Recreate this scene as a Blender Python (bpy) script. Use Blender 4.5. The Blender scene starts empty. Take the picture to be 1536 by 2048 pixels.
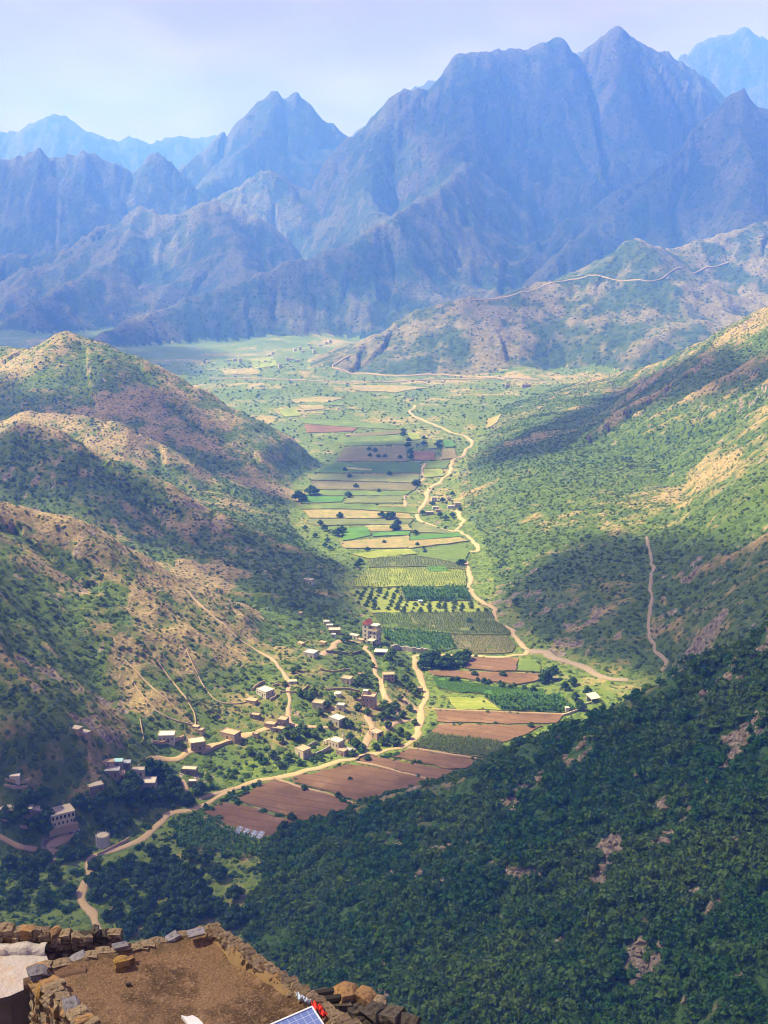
import bpy, bmesh, math, random
import numpy as np
from mathutils import Vector, Matrix

# ------------------------------------------------------------------ scene, camera, sky, sun
SC = bpy.context.scene
COL = SC.collection
R = math.radians
FPX, PITCH, CAMZ = 2400.0, R(12.8), 230.0       # focal length in photo pixels, tilt, height above the valley floor

cam_d = bpy.data.cameras.new('camera'); cam = bpy.data.objects.new('camera', cam_d); COL.objects.link(cam)
cam.location = (0, 0, CAMZ); cam.rotation_euler = (R(90) - PITCH, 0, 0)
cam_d.sensor_fit = 'HORIZONTAL'; cam_d.sensor_width = 36.0; cam_d.lens = 36.0 * FPX / 1536.0
cam_d.clip_start = 0.5; cam_d.clip_end = 60000
SC.camera = cam

SUN_EL, SUN_AZ = R(52), R(180 - 12)               # direction TO the sun: from the left, a little beyond
SUN_DIR = Vector((math.cos(SUN_EL) * math.cos(SUN_AZ), math.cos(SUN_EL) * math.sin(SUN_AZ), math.sin(SUN_EL)))
world = bpy.data.worlds.new('World'); SC.world = world; world.use_nodes = True
wn = world.node_tree; wn.nodes.clear()
w_out = wn.nodes.new('ShaderNodeOutputWorld'); w_bg = wn.nodes.new('ShaderNodeBackground')
sky = wn.nodes.new('ShaderNodeTexSky'); sky.sky_type = 'NISHITA'; sky.sun_disc = False
sky.sun_elevation = SUN_EL; sky.sun_rotation = math.atan2(SUN_DIR.x, SUN_DIR.y)
sky.altitude = 1500; sky.air_density = 1.0; sky.dust_density = 0.8; sky.ozone_density = 1.2
w_bg.inputs['Strength'].default_value = 0.08
# thin high cloud veil drawn in the sky itself
w_tc = wn.nodes.new('ShaderNodeTexCoord'); w_map = wn.nodes.new('ShaderNodeMapping'); w_map.inputs['Scale'].default_value = (5, 5, 14)
w_no = wn.nodes.new('ShaderNodeTexNoise'); w_no.inputs['Scale'].default_value = 1.6; w_no.inputs['Detail'].default_value = 5
w_rp = wn.nodes.new('ShaderNodeValToRGB'); w_rp.color_ramp.elements[0].position = 0.42; w_rp.color_ramp.elements[1].position = 0.72
w_mx = wn.nodes.new('ShaderNodeMix'); w_mx.data_type = 'RGBA'
w_ml = wn.nodes.new('ShaderNodeMath'); w_ml.operation = 'MULTIPLY_ADD'; w_ml.inputs[1].default_value = -0.05; w_ml.inputs[2].default_value = 0.95
wn.links.new(w_tc.outputs['Generated'], w_map.inputs['Vector']); wn.links.new(w_map.outputs[0], w_no.inputs['Vector'])
wn.links.new(w_no.outputs['Fac'], w_rp.inputs[0]); wn.links.new(w_rp.outputs[0], w_ml.inputs[0]); wn.links.new(w_ml.outputs[0], w_mx.inputs[0])
w_vc = wn.nodes.new('ShaderNodeMix'); w_vc.data_type = 'RGBA'; w_vc.inputs[6].default_value = (2.4, 1.6, 2.3, 1); w_vc.inputs[7].default_value = (3.4, 2.2, 2.9, 1)
wn.links.new(w_rp.outputs[0], w_vc.inputs[0]); wn.links.new(w_vc.outputs[2], w_mx.inputs[7]); wn.links.new(sky.outputs[0], w_mx.inputs[6])
wn.links.new(w_mx.outputs[2], w_bg.inputs['Color']); wn.links.new(w_bg.outputs[0], w_out.inputs['Surface'])

sun_d = bpy.data.lights.new('sun', 'SUN'); sun_d.energy = 5.0; sun_d.angle = R(0.53); sun_d.color = (1.0, 0.93, 0.80)
sun = bpy.data.objects.new('sun', sun_d); COL.objects.link(sun)
sun.rotation_euler = SUN_DIR.to_track_quat('Z', 'Y').to_euler()

SC.view_settings.view_transform = 'Standard'; SC.view_settings.look = 'None'
SC.view_settings.exposure = 1.45; SC.view_settings.gamma = 1.0; SC.view_settings.use_curve_mapping = False
SC.cycles.use_denoising = True
SC.cycles.volume_bounces = 3; SC.cycles.max_bounces = 6; SC.cycles.transparent_max_bounces = 12
SC.cycles.use_adaptive_sampling = True; SC.cycles.pixel_filter_type = 'BLACKMAN_HARRIS'; SC.cycles.filter_width = 1.1

rng = np.random.default_rng(7)
random.seed(7)

# ------------------------------------------------------------------ pixel <-> world helpers (photo pixels, 1536 x 2048)
CT, ST = math.cos(PITCH), math.sin(PITCH)
def ray(px, py):
    a = (np.asarray(px, float) - 768.0) / FPX; b = (1024.0 - np.asarray(py, float)) / FPX
    return a, CT + b * ST, -ST + b * CT           # unnormalised direction
def at(px, py, D):                                # the point of that pixel's line of sight at distance D along the valley
    a, dy, dz = ray(px, py); t = D / dy
    return np.stack([a * t, np.broadcast_to(np.asarray(D, float), np.shape(a * t)), CAMZ + dz * t], -1)
def onz(px, py, z=0.0):                           # where that line of sight meets the level z
    a, dy, dz = ray(px, py); t = (z - CAMZ) / dz
    return np.stack([a * t, dy * t, z + 0 * t], -1)

# ------------------------------------------------------------------ noise
_T = np.random.default_rng(3).random((8, 256, 256))
def vnoise(x, y, s=0):
    xi = np.floor(x).astype(np.int64); yi = np.floor(y).astype(np.int64)
    fx = x - xi; fy = y - yi
    fx = fx * fx * fx * (fx * (fx * 6 - 15) + 10); fy = fy * fy * fy * (fy * (fy * 6 - 15) + 10)
    t = _T[s % 8]; xi += 37 * s; yi += 91 * s
    x0 = xi & 255; x1 = (xi + 1) & 255; y0 = yi & 255; y1 = (yi + 1) & 255
    return (t[x0, y0] * (1 - fx) + t[x1, y0] * fx) * (1 - fy) + (t[x0, y1] * (1 - fx) + t[x1, y1] * fx) * fy
def fbm(x, y, o=4, s=0, g=0.5):
    r = 0; a = 1.0; n = 0
    for i in range(o):
        r = r + a * vnoise(x, y, s + i); n += a; a *= g; x = x * 2.03 + 11.3; y = y * 2.03 + 5.7
    return r / n
def ridged(x, y, o=4, s=0, g=0.5):
    r = 0; a = 1.0; n = 0
    for i in range(o):
        v = 1 - np.abs(2 * vnoise(x, y, s + i) - 1); r = r + a * v * v; n += a; a *= g; x = x * 2.03 + 11.3; y = y * 2.03 + 5.7
    return r / n
def smax(a, b, k):
    h = np.clip(0.5 + 0.5 * (a - b) / k, 0, 1)
    return b * (1 - h) + a * h + k * h * (1 - h)
def sstep(a, b, x):
    t = np.clip((x - a) / (b - a), 0, 1); return t * t * (3 - 2 * t)

# ------------------------------------------------------------------ terrain
# ridge lines: name, [(px, py, distance)], front slope, back slope, crest rounding, gully depth, gully spacing, smooth-union k
RIDGES = [
 # right hillside
 ('right', [(2050, 900, 540), (1930, 720, 750), (1810, 610, 1000), (1660, 540, 1200), (1536, 612, 1300), (1460, 652, 1390), (1390, 692, 1480), (1310, 724, 1590), (1240, 744, 1690), (1130, 772, 1790)], .45, .7, 14, 11, 62, 10),
 # left spurs, near to far
 ('left_near', [(-420, 900, 540), (-180, 950, 590), (0, 1000, 620), (150, 1030, 632), (270, 1100, 640), (380, 1178, 645), (520, 1246, 648), (640, 1290, 642), (725, 1318, 622)], .62, .8, 8, 7, 34, 8),
 ('left_mid', [(-400, 900, 900), (-150, 880, 880), (0, 868, 866), (50, 841, 860), (105, 850, 856), (200, 905, 850), (330, 962, 842), (430, 1020, 836), (530, 1066, 830), (640, 1106, 824), (725, 1146, 812)], .62, .8, 6, 7, 46, 8),
 ('left_mid', [(60, 815, 1090), (230, 838, 1060), (330, 892, 1046), (430, 958, 1030), (520, 1005, 1012), (590, 1042, 985)], .6, .7, 8, 6, 50, 10),
 ('left_far', [(-330, 690, 1420), (-140, 715, 1360), (0, 688, 1310), (60, 694, 1290), (130, 660, 1275), (190, 676, 1268), (250, 702, 1262), (330, 742, 1256), (400, 782, 1250), (470, 822, 1246), (540, 860, 1240), (610, 895, 1234), (660, 935, 1215)], .5, .8, 10, 8, 70, 12),
 # low lit hill with the track, beyond the plain
 ('far_hill', [(630, 752, 2090), (700, 702, 2170), (760, 665, 2230), (850, 616, 2290), (920, 598, 2320), (990, 593, 2340), (1080, 566, 2380), (1180, 545, 2420), (1230, 510, 2450), (1275, 482, 2480), (1330, 500, 2560), (1440, 470, 2660), (1560, 430, 2760), (1750, 380, 2800)], .52, .6, 14, 15, 105, 14),
 ('far_hill', [(1275, 482, 2480), (1340, 575, 2330), (1390, 650, 2180), (1430, 700, 2060)], .6, .6, 10, 14, 90, 14),
 # right shoulder of the massif
 ('mountain_right', [(1800, 260, 3500), (1620, 235, 3580), (1530, 215, 3640), (1480, 190, 3640), (1440, 212, 3610), (1400, 290, 3540), (1300, 372, 3420), (1200, 440, 3300), (1120, 500, 3190), (1065, 565, 3060)], .72, .9, 24, 60, 190, 40),
 ('mountain_right', [(1480, 190, 3640), (1500, 330, 3350), (1490, 470, 3000), (1440, 560, 2800)], .8, .8, 20, 40, 160, 40),
 # the main massif
 ('massif', [(690, 288, 4560), (735, 262, 4520), (772, 226, 4480), (800, 190, 4440), (868, 168, 4440), (890, 145, 4460), (925, 114, 4500), (1000, 100, 4520), (1050, 94, 4540), (1085, 81, 4550), (1115, 84, 4560), (1140, 105, 4580), (1156, 119, 4590), (1180, 100, 4600), (1210, 80, 4600), (1235, 63, 4600), (1265, 78, 4600), (1300, 94, 4610), (1345, 108, 4630), (1400, 152, 4650), (1452, 196, 4680), (1520, 240, 4700), (1700, 290, 4700)], 1.05, 1.2, 24, 120, 260, 50),
 ('massif', [(925, 114, 4500), (930, 250, 4170), (905, 360, 3880), (880, 480, 3560), (850, 560, 3250)], 1.0, 1.0, 26, 90, 230, 60),
 ('massif', [(800, 190, 4440), (745, 300, 4230), (730, 380, 3960), (770, 438, 3560)], .95, .95, 26, 80, 230, 60),
 ('massif', [(1110, 84, 4560), (1100, 250, 4330), (1060, 400, 4050), (1010, 500, 3800)], 1.05, 1.05, 26, 90, 230, 60),
 ('massif', [(1235, 63, 4600), (1245, 200, 4380), (1250, 300, 4200), (1190, 420, 3980)], 1.05, 1.05, 26, 90, 230, 60),
 # rocky foothill spurs
 ('foothill', [(940, 330, 3950), (850, 402, 3420), (770, 440, 3220), (700, 490, 3090), (620, 515, 3030), (560, 530, 2980), (500, 556, 2920), (390, 592, 2830), (300, 626, 2750), (200, 668, 2620)], .58, .7, 18, 34, 150, 24),
 ('foothill', [(-80, 560, 3700), (20, 512, 3900), (150, 494, 3900), (215, 450, 3860), (280, 416, 3840), (350, 428, 3800), (430, 402, 3800), (500, 424, 3740), (560, 522, 3560), (640, 560, 3350)], .55, .7, 22, 60, 200, 30),
 ('foothill', [(280, 416, 3840), (250, 500, 3560), (150, 560, 3300), (60, 610, 3050)], .55, .6, 18, 30, 160, 30),
 ('foothill', [(430, 402, 3800), (470, 480, 3520), (500, 540, 3250)], .6, .6, 18, 30, 160, 30),
 ('foothill', [(380, 430, 4250), (470, 372, 4350), (540, 342, 4400), (600, 372, 4400), (680, 430, 4300)], .7, .8, 24, 50, 220, 40),
 # twin peak
 ('twin_peak', [(240, 420, 5400), (350, 345, 5600), (440, 272, 5720), (500, 226, 5790), (530, 198, 5800), (548, 185, 5800), (560, 203, 5800), (568, 208, 5800), (576, 192, 5810), (590, 184, 5815), (606, 203, 5820), (630, 224, 5840), (660, 246, 5850), (700, 274, 5880), (760, 330, 5900)], .95, 1.1, 14, 90, 260, 40),
 ('twin_peak', [(548, 185, 5800), (520, 270, 5500), (450, 330, 5200), (380, 400, 4900)], .9, .9, 20, 70, 240, 40),
 # dark range on the left
 ('mountain_left', [(-300, 350, 4700), (-80, 322, 4760), (0, 317, 4800), (45, 312, 4800), (62, 298, 4800), (78, 296, 4800), (100, 312, 4805), (150, 313, 4810), (165, 304, 4810), (200, 319, 4820), (235, 327, 4840), (270, 344, 4860), (290, 320, 4880), (312, 306, 4880), (332, 322, 4880), (350, 346, 4890), (420, 400, 4900)], .85, 1.0, 18, 90, 260, 40),
 # farthest ranges
 ('far_range', [(-500, 300, 7600), (-60, 290, 7900), (0, 262, 8000), (10, 264, 8000), (17, 274, 8000), (28, 262, 8000), (35, 274, 8000), (60, 250, 8000), (85, 236, 8000), (110, 229, 8000), (140, 237, 8000), (175, 262, 8050), (205, 274, 8100), (232, 283, 8150), (255, 274, 8200), (285, 280, 8200), (300, 287, 8200), (330, 276, 8300), (380, 274, 8400), (430, 270, 8500), (520, 300, 8600)], .7, .9, 30, 110, 420, 50),
 ('far_range', [(640, 320, 6800), (700, 275, 6700), (730, 252, 6650), (760, 240, 6600), (800, 200, 6500), (835, 172, 6500), (870, 162, 6500), (920, 170, 6500), (1100, 130, 6500), (1160, 104, 6600), (1260, 150, 6600), (1340, 145, 6600), (1372, 108, 6600), (1405, 82, 6600), (1445, 70, 6600), (1492, 56, 6600), (1520, 76, 6600), (1570, 98, 6600), (1800, 160, 6600)], .9, 1.0, 30, 110, 320, 50),
]
# outline of the flat valley floor (world metres), inside which the land stays level
FLOOR = np.array([(-53, 360), (-51, 385), (-44, 414), (-12, 438), (40, 470), (90, 520), (132, 565), (142, 600), (112, 618), (84, 652), (63, 770), (68, 913), (57, 982), (60, 1154), (116, 1431), (172, 1755), (300, 1941), (900, 2400),
                  (-1500, 2400), (-330, 1830), (-210, 1520), (-110, 1310), (-52, 1236), (-80, 1145), (-76, 1020), (-70, 964), (-50, 895), (-16, 819), (-25, 790), (-12, 725), (4, 690), (13, 655), (24, 640), (26, 590), (21, 555), (12, 524),
                  (-13, 508), (-37, 493), (-59, 481), (-76, 460), (-90, 439), (-104, 425), (-122, 413), (-140, 402), (-260, 385), (-260, 330), (-60, 335)], float)
def floor_dist(X, Y):
    """signed distance to the floor outline, positive outside"""
    d = np.full(X.shape, 1e9); ins = np.zeros(X.shape, bool)
    for a, b in zip(FLOOR, np.roll(FLOOR, -1, 0)):
        e = b - a; t = np.clip(((X - a[0]) * e[0] + (Y - a[1]) * e[1]) / (e @ e), 0, 1)
        d = np.minimum(d, (X - a[0] - t * e[0]) ** 2 + (Y - a[1] - t * e[1]) ** 2)
        c = (a[1] > Y) != (b[1] > Y)
        if abs(e[1]) > 1e-9: ins ^= c & (X < a[0] + (Y - a[1]) / e[1] * e[0])
    d = np.sqrt(d); return np.where(ins, -d, d)
GROUPS = ['valley_floor', 'near', 'right', 'left_near', 'left_mid', 'left_far', 'far_hill', 'mountain_right', 'massif', 'foothill', 'twin_peak', 'mountain_left', 'far_range']

def height(X, Y):
    """valley and mountains; returns height, landform index"""
    Hm = np.full(X.shape, -60.0); G = np.zeros(X.shape, np.int32)
    n1 = fbm(X / 160, Y / 160, 3, 1) - .5
    nb = vnoise(X / 700 + 3, Y / 700, 4) - .5
    for ri, (nm, pts, sf, sb, rr, ga, gl, k) in enumerate(RIDGES):
        P = np.array([at(p[0], p[1], p[2]) for p in pts])
        zmax = P[:, 2].max() + 20; reach = zmax / min(sf, sb) * 1.25
        m = (X > P[:, 0].min() - reach) & (X < P[:, 0].max() + reach) & (Y > P[:, 1].min() - reach) & (Y < P[:, 1].max() + reach)
        if not m.any(): continue
        x = X[m]; y = Y[m]; best = np.full(x.shape, -1e9); bd = np.zeros(x.shape); bt = np.zeros(x.shape)
        arc = 0.0
        dn = 1 + (.3 if ri < 5 else .55) * n1[m] + (0 if ri < 5 else .3) * nb[m]
        for a, b in zip(P[:-1], P[1:]):
            d2 = b[:2] - a[:2]; L = np.hypot(*d2)
            t = np.clip(((x - a[0]) * d2[0] + (y - a[1]) * d2[1]) / (L * L), 0, 1)
            qx = a[0] + t * d2[0] - x; qy = a[1] + t * d2[1] - y
            d = np.hypot(qx, qy) * dn
            side = d2[0] * (y - a[1]) - d2[1] * (x - a[0])
            s = np.where(side < 0, sf, sb)
            z = a[2] + t * (b[2] - a[2]) - s * (np.sqrt(d * d + rr * rr) - rr)
            u = z > best
            best = np.where(u, z, best); bd = np.where(u, d, bd); bt = np.where(u, arc + t * L, bt)
            arc += L
        # ribs and gullies running down the flanks
        gu = bt / gl + .35 * vnoise(x / (gl * 1.3), y / (gl * 1.3), ri)
        rib = ridged(gu, bd / (gl * 5.0) + ri * 7.7, 3, ri % 5)
        best = best - ga * (1 - rib) * sstep(0, gl * 1.1, bd) * 1.3
        old = Hm[m]
        Gm = G[m]; Gm = np.where(best > old, GROUPS.index(nm), Gm); G[m] = Gm
        Hm[m] = smax(best, old, k)
    # press the land level along the floor outline, with a soft foot slope outside it
    fd = floor_dist(X, Y) + 7 * (fbm(X / 28, Y / 28, 2, 6) - .5)
    w = 1 - sstep(1650, 1850, Y)
    fs = np.where(X > 0, .37, np.where(Y > 700, .34, .25))
    foot = fs * np.clip(fd, 0, 60) + .6 * fs * np.clip(fd - 60, 0, 90)
    Hc = np.where(fd > 0, smax(Hm * sstep(-4, 42, fd), foot, 6) - 2 - 4 * (1 - sstep(0, 14, fd)), np.maximum(-8, -4.5 + .4 * fd))
    Hm = Hm * (1 - w) + Hc * w
    G = np.where((w > .5) & (fd > 0) & (G == 0), np.where((Y < 442) & (X > -60), 1, np.where(X > 0, 2, np.where(Y < 700, 3, np.where(Y < 1050, 4, 5)))), G)
    # the hillside the camera stands on and the slope curving round on the right
    wob = (fbm(X / 70, Y / 70, 3, 2) - .5)
    xb = -52 + 26 * wob + np.clip(300 - Y, 0, 400) * .10
    edge = np.interp(X, [-60, 0, 60, 126, 260], [424, 432, 420, 392, 360]) + 16 * wob
    rb = ridged(Y / 62 + .4 * wob, X / 260, 3, 3)
    dA = X - xb; zA = np.where(dA > 0, .30 * dA + .0015 * np.minimum(dA, 260) ** 2, .5 * dA) - 1 - 8 * (1 - rb) * sstep(10, 90, dA)
    zA = zA - .85 * (np.sqrt(np.clip(Y - edge, 0, None) ** 2 + 36) - 6)
    zA = np.minimum(zA, 190)
    zC = 208.6 - 1.3 * np.clip(Y - 27, 0, 73) - .95 * np.clip(Y - 100, 0, None) - 1.0 * np.clip(X - 2.5, 0, 9) * (1 - sstep(60, 140, Y)) - .12 * np.clip(-X - 10, 0, 400) + 10 * wob * sstep(40, 110, Y)
    zN = smax(zA - 30 * (1 - sstep(60, 150, Y)), zC, 2 + 12 * sstep(60, 140, Y))
    G = np.where(zN > Hm, 1, G); Hm = smax(zN, Hm, 6)
    G = np.where(Hm < 1.2, 0, G)
    Hs = smax(Hm, np.zeros_like(Hm), 7) - .0
    up = sstep(1.0, 26, Hm)
    far = sstep(1500, 4500, Y)
    det = (fbm(X / 34, Y / 34, 4, 5) - .5) * (7 + 4 * far) + (ridged(X / (30 + 60 * far), Y / (30 + 60 * far), 4, 2) - .45) * (2.5 + 26 * far) + far * 18 * (ridged(X / 46, Y / 120, 3, 4) - .5)
    Hs = Hs + up * det
    # broken low ground on the far plain
    pl = sstep(1450, 1750, Y) * (1 - up)
    Hs = Hs + pl * 14 * np.clip(fbm(X / 130, Y / 110, 3, 6) - .47, 0, 1) * 2
    return Hs, G, Hm

NU, NV = 520, 1330
V0, VS = -140.0, 100.0
VK = math.log((10500 - V0) / VS)
HWA, HWB = .43, 70.0
vv = np.linspace(0, 1, NV); uu = np.linspace(-1, 1, NU)
YV = V0 + VS * np.exp(vv * VK)
XG = uu[None, :] * (HWA * np.clip(YV, 0, None) + HWB)[:, None]; YG = np.repeat(YV[:, None], NU, 1)
ZG, GG, HM = height(XG, YG)

def lookup(A, x, y):
    v = np.log(np.clip((y - V0) / VS, 1e-6, None)) / VK * (NV - 1); u = (x / (HWA * np.clip(y, 0, None) + HWB) + 1) * .5 * (NU - 1)
    v = np.clip(v, 0, NV - 1.001); u = np.clip(u, 0, NU - 1.001)
    i = v.astype(int); j = u.astype(int); fv = v - i; fu = u - j
    return (A[i, j] * (1 - fu) + A[i, j + 1] * fu) * (1 - fv) + (A[i + 1, j] * (1 - fu) + A[i + 1, j + 1] * fu) * fv
def zat(x, y):
    return lookup(ZG, np.asarray(x, float), np.asarray(y, float))
def hit(px, py, ymin=120.0, ymax=9000.0):
    """first point of the terrain along the lines of sight of these photo pixels"""
    px = np.atleast_1d(np.asarray(px, float)); py = np.atleast_1d(np.asarray(py, float))
    a, dy, dz = ray(px, py); D = np.full(px.shape, ymin); done = np.zeros(px.shape, bool); res = D.copy()
    while True:
        nD = D * 1.003
        t = nD / dy; z = CAMZ + dz * t; g = zat(a * t, nD)
        h = (z < g) & ~done
        if h.any():
            lo = D[h].copy(); hi = nD[h].copy()
            for _ in range(12):
                mid = (lo + hi) / 2; tm = mid / dy[h]; below = CAMZ + dz[h] * tm < zat(a[h] * tm, mid)
                hi = np.where(below, mid, hi); lo = np.where(below, lo, mid)
            res[h] = hi; done |= h
        D = nD
        if done.all() or D[0] > ymax: break
    res = np.where(done, res, ymax); t = res / dy
    return np.stack([a * t, res, zat(a * t, res)], -1)
# ------------------------------------------------------------------ materials
def mat(name, build=None):
    m = bpy.data.materials.new(name); m.use_nodes = True
    nt = m.node_tree; b = nt.nodes['Principled BSDF']; b.inputs['Roughness'].default_value = .9
    b.inputs['Specular IOR Level'].default_value = .2
    if build: build(nt, b)
    return m
def N(nt, t, **kw):
    n = nt.nodes.new('ShaderNode' + t)
    for k, v in kw.items():
        if k.startswith('i_'): n.inputs[k[2:].replace('_', ' ')].default_value = v
        else: setattr(n, k, v)
    return n
def mixc(nt, f, a, b, mode='MIX'):
    n = N(nt, 'Mix', data_type='RGBA', blend_type=mode); n.clamp_factor = True
    for s, i in ((f, 0), (a, 6), (b, 7)):
        if hasattr(s, 'is_output'): nt.links.new(s, n.inputs[i])
        else: n.inputs[i].default_value = s if i == 0 else (tuple(s) + (1,))[:4]
    return n.outputs[2]
def mth(nt, op, a, b=0.0, clamp=False):
    n = N(nt, 'Math', operation=op, use_clamp=clamp)
    for s, i in ((a, 0), (b, 1)):
        if hasattr(s, 'is_output'): nt.links.new(s, n.inputs[i])
        else: n.inputs[i].default_value = s
    return n.outputs[0]
def rng_map(nt, v, a, b, c=0.0, d=1.0, smooth=True):
    n = N(nt, 'MapRange'); n.interpolation_type = 'SMOOTHSTEP' if smooth else 'LINEAR'
    nt.links.new(v, n.inputs[0])
    for i, q in enumerate((a, b, c, d)): n.inputs[1 + i].default_value = q
    return n.outputs[0]
def noise(nt, scale, detail=4, rough=.55, vec=None, dist=0.0):
    n = N(nt, 'TexNoise'); n.inputs['Scale'].default_value = scale; n.inputs['Detail'].default_value = detail
    n.inputs['Roughness'].default_value = rough; n.inputs['Distortion'].default_value = dist
    nt.links.new(vec if vec is not None else pos(nt), n.inputs['Vector']); return n.outputs['Fac']
def pos(nt):
    for n in nt.nodes:
        if n.type == 'NEW_GEOMETRY': return n.outputs['Position']
    return N(nt, 'NewGeometry').outputs['Position']
def obj_co(nt):
    for n in nt.nodes:
        if n.type == 'TEX_COORD': return n.outputs['Object']
    return N(nt, 'TexCoord').outputs['Object']
def bump(nt, b, h, dist, strength=.6):
    n = N(nt, 'Bump'); n.inputs['Strength'].default_value = strength; n.inputs['Distance'].default_value = dist
    nt.links.new(h, n.inputs['Height']); nt.links.new(n.outputs[0], b.inputs['Normal'])
def attr(nt, name, kind='GEOMETRY'):
    n = N(nt, 'Attribute', attribute_name=name, attribute_type=kind); return n
def simple(name, col, rough=.85, var=.25, scale=.6, spec=.2, metal=0.0, bmp=0.0):
    def f(nt, b):
        n = noise(nt, scale, 5, .6, obj_co(nt))
        c = mixc(nt, n, [x * (1 - var) for x in col], [min(1, x * (1 + var)) for x in col])
        nt.links.new(c, b.inputs['Base Color']); b.inputs['Roughness'].default_value = rough
        b.inputs['Specular IOR Level'].default_value = spec; b.inputs['Metallic'].default_value = metal
        if bmp: bump(nt, b, n, bmp)
    return mat(name, f)

def terrain_mat(name, soil, soil2, grass, grass2, fine, spot):
    """stony soil, grass and far scrub; 'veg' and 'rock' come with the mesh"""
    def f(nt, b):
        veg = attr(nt, 'veg').outputs['Fac']; rock = attr(nt, 'rock').outputs['Fac']
        n_big = noise(nt, .012 / fine, 4); n_mid = noise(nt, .07 / fine, 5, .65); n_fine = noise(nt, .45 / fine, 4, .7)
        so = mixc(nt, n_mid, soil, soil2)
        so = mixc(nt, rng_map(nt, n_fine, .45, .75), so, [min(1, c * 1.5 + .02) for c in soil])
        so = mixc(nt, rng_map(nt, n_fine, .5, .25), so, [c * .5 for c in soil2])
        gr = mixc(nt, n_big, grass, grass2); gr = mixc(nt, n_fine, [c * .6 for c in grass], gr)
        cov = mth(nt, 'ADD', veg, mth(nt, 'MULTIPLY', mth(nt, 'SUBTRACT', n_mid, .5), 1.3))
        cov = mth(nt, 'ADD', cov, mth(nt, 'MULTIPLY', mth(nt, 'SUBTRACT', n_fine, .5), .7))
        c = mixc(nt, rng_map(nt, cov, .34, .66), so, gr)
        # scrub too small to pick apart
        vo = N(nt, 'TexVoronoi'); vo.inputs['Scale'].default_value = spot; vo.inputs['Randomness'].default_value = 1
        nt.links.new(pos(nt), vo.inputs['Vector'])
        rad = mth(nt, 'ADD', .14, mth(nt, 'MULTIPLY', cov, .42))
        isb = rng_map(nt, mth(nt, 'SUBTRACT', rad, vo.outputs['Distance']), -.04, .08)
        isb = mth(nt, 'MULTIPLY', isb, rng_map(nt, vo.outputs['Color'], .18, .3))
        c = mixc(nt, isb, c, [g * .62 for g in grass])
        # bare rock
        rk = mixc(nt, rng_map(nt, n_fine, .35, .65), *(((.07, .058, .05), (.25, .205, .165)) if fine < 2 else ((.04, .038, .03), (.10, .092, .07))))
        rk = mixc(nt, mth(nt, 'MULTIPLY', rng_map(nt, n_mid, .5, .7), rng_map(nt, n_fine, .45, .6)), rk, (.34, .28, .23) if fine < 2 else (.15, .135, .105))
        c = mixc(nt, rng_map(nt, mth(nt, 'ADD', rock, mth(nt, 'MULTIPLY', mth(nt, 'SUBTRACT', n_fine, .5), .9)), .42, .6), c, rk)
        nt.links.new(c, b.inputs['Base Color'])
        hgt = mth(nt, 'ADD', n_fine, mth(nt, 'MULTIPLY', isb, 1.4))
        bump(nt, b, hgt, 1.1 * fine, .85)
    return mat(name, f)
SOIL = (.265, .202, .090); SOIL2 = (.188, .148, .068); GR = (.066, .128, .018); GR2 = (.140, .180, .032)
M_HILL = terrain_mat('hill_scrub', SOIL, SOIL2, GR, GR2, 1.0, .28)
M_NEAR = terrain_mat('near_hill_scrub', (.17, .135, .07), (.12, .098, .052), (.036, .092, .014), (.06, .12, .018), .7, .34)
M_FLOOR = terrain_mat('valley_floor_scrub', (.30, .23, .10), (.24, .19, .085), (.105, .180, .024), (.215, .25, .04), 1.0, .30)
M_MTN = terrain_mat('mountain_scrub', (.060, .060, .036), (.038, .040, .025), (.022, .044, .012), (.032, .056, .016), 4.5, .055)
M_FARH = terrain_mat('far_hill_scrub', (.175, .150, .072), (.105, .095, .048), (.042, .080, .018), (.068, .10, .024), 2.4, .10)
M_FOOT = terrain_mat('foothill_scrub', (.098, .092, .050), (.06, .06, .034), (.030, .060, .014), (.045, .075, .018), 3.0, .08)

# ------------------------------------------------------------------ terrain meshes
def blur(A, n):
    for _ in range(n):
        A = (np.roll(A, 1, 0) + np.roll(A, -1, 0) + np.roll(A, 1, 1) + np.roll(A, -1, 1) + A * 2) / 6
    return A
conc = (blur(ZG, 14) - ZG) / np.clip(YG, 200, None) * 300        # >0 in gullies, <0 on crests
gsz = np.gradient(ZG, axis=0) / np.gradient(YG, axis=0); gsx = np.gradient(ZG, axis=1) / np.gradient(XG, axis=1)
SLOPE = np.hypot(gsz, gsx)
nz = fbm(XG / 60, YG / 60, 4, 6); nz2 = fbm(XG / 220, YG / 220, 3, 7)
BASEVEG = np.array([.72, .84, .64, .37, .66, .66, .50, .52, .55, .50, .55, .55, .5])
VEG = BASEVEG[GG] + np.clip(conc * .30, -.3, .4) + (nz - .5) * .9 + (nz2 - .5) * .5
VEG = np.where((GG == 3) & (XG < -130 + 40 * (nz - .5)), VEG + .16, VEG)          # dark gully on the left
VEG = np.where((GG == 2) & (YG < 800) & (XG > 60), VEG + .25, VEG)
VEG = np.where((GG == 3) & (ZG < 20) & (XG > -115), VEG + .22, VEG)          # green village terraces
VEG = np.clip(VEG, 0, 1.1)
ROCK = np.clip((SLOPE - np.where(YG > 2500, 1.2, np.where(GG == 3, 1.6, 1.05))) * 1.1, 0, .8) * (nz > .42)
nzr = fbm(XG / 9, YG / 12, 4, 4); nzf = fbm(XG / 4, YG / 5, 3, 2)
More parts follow.
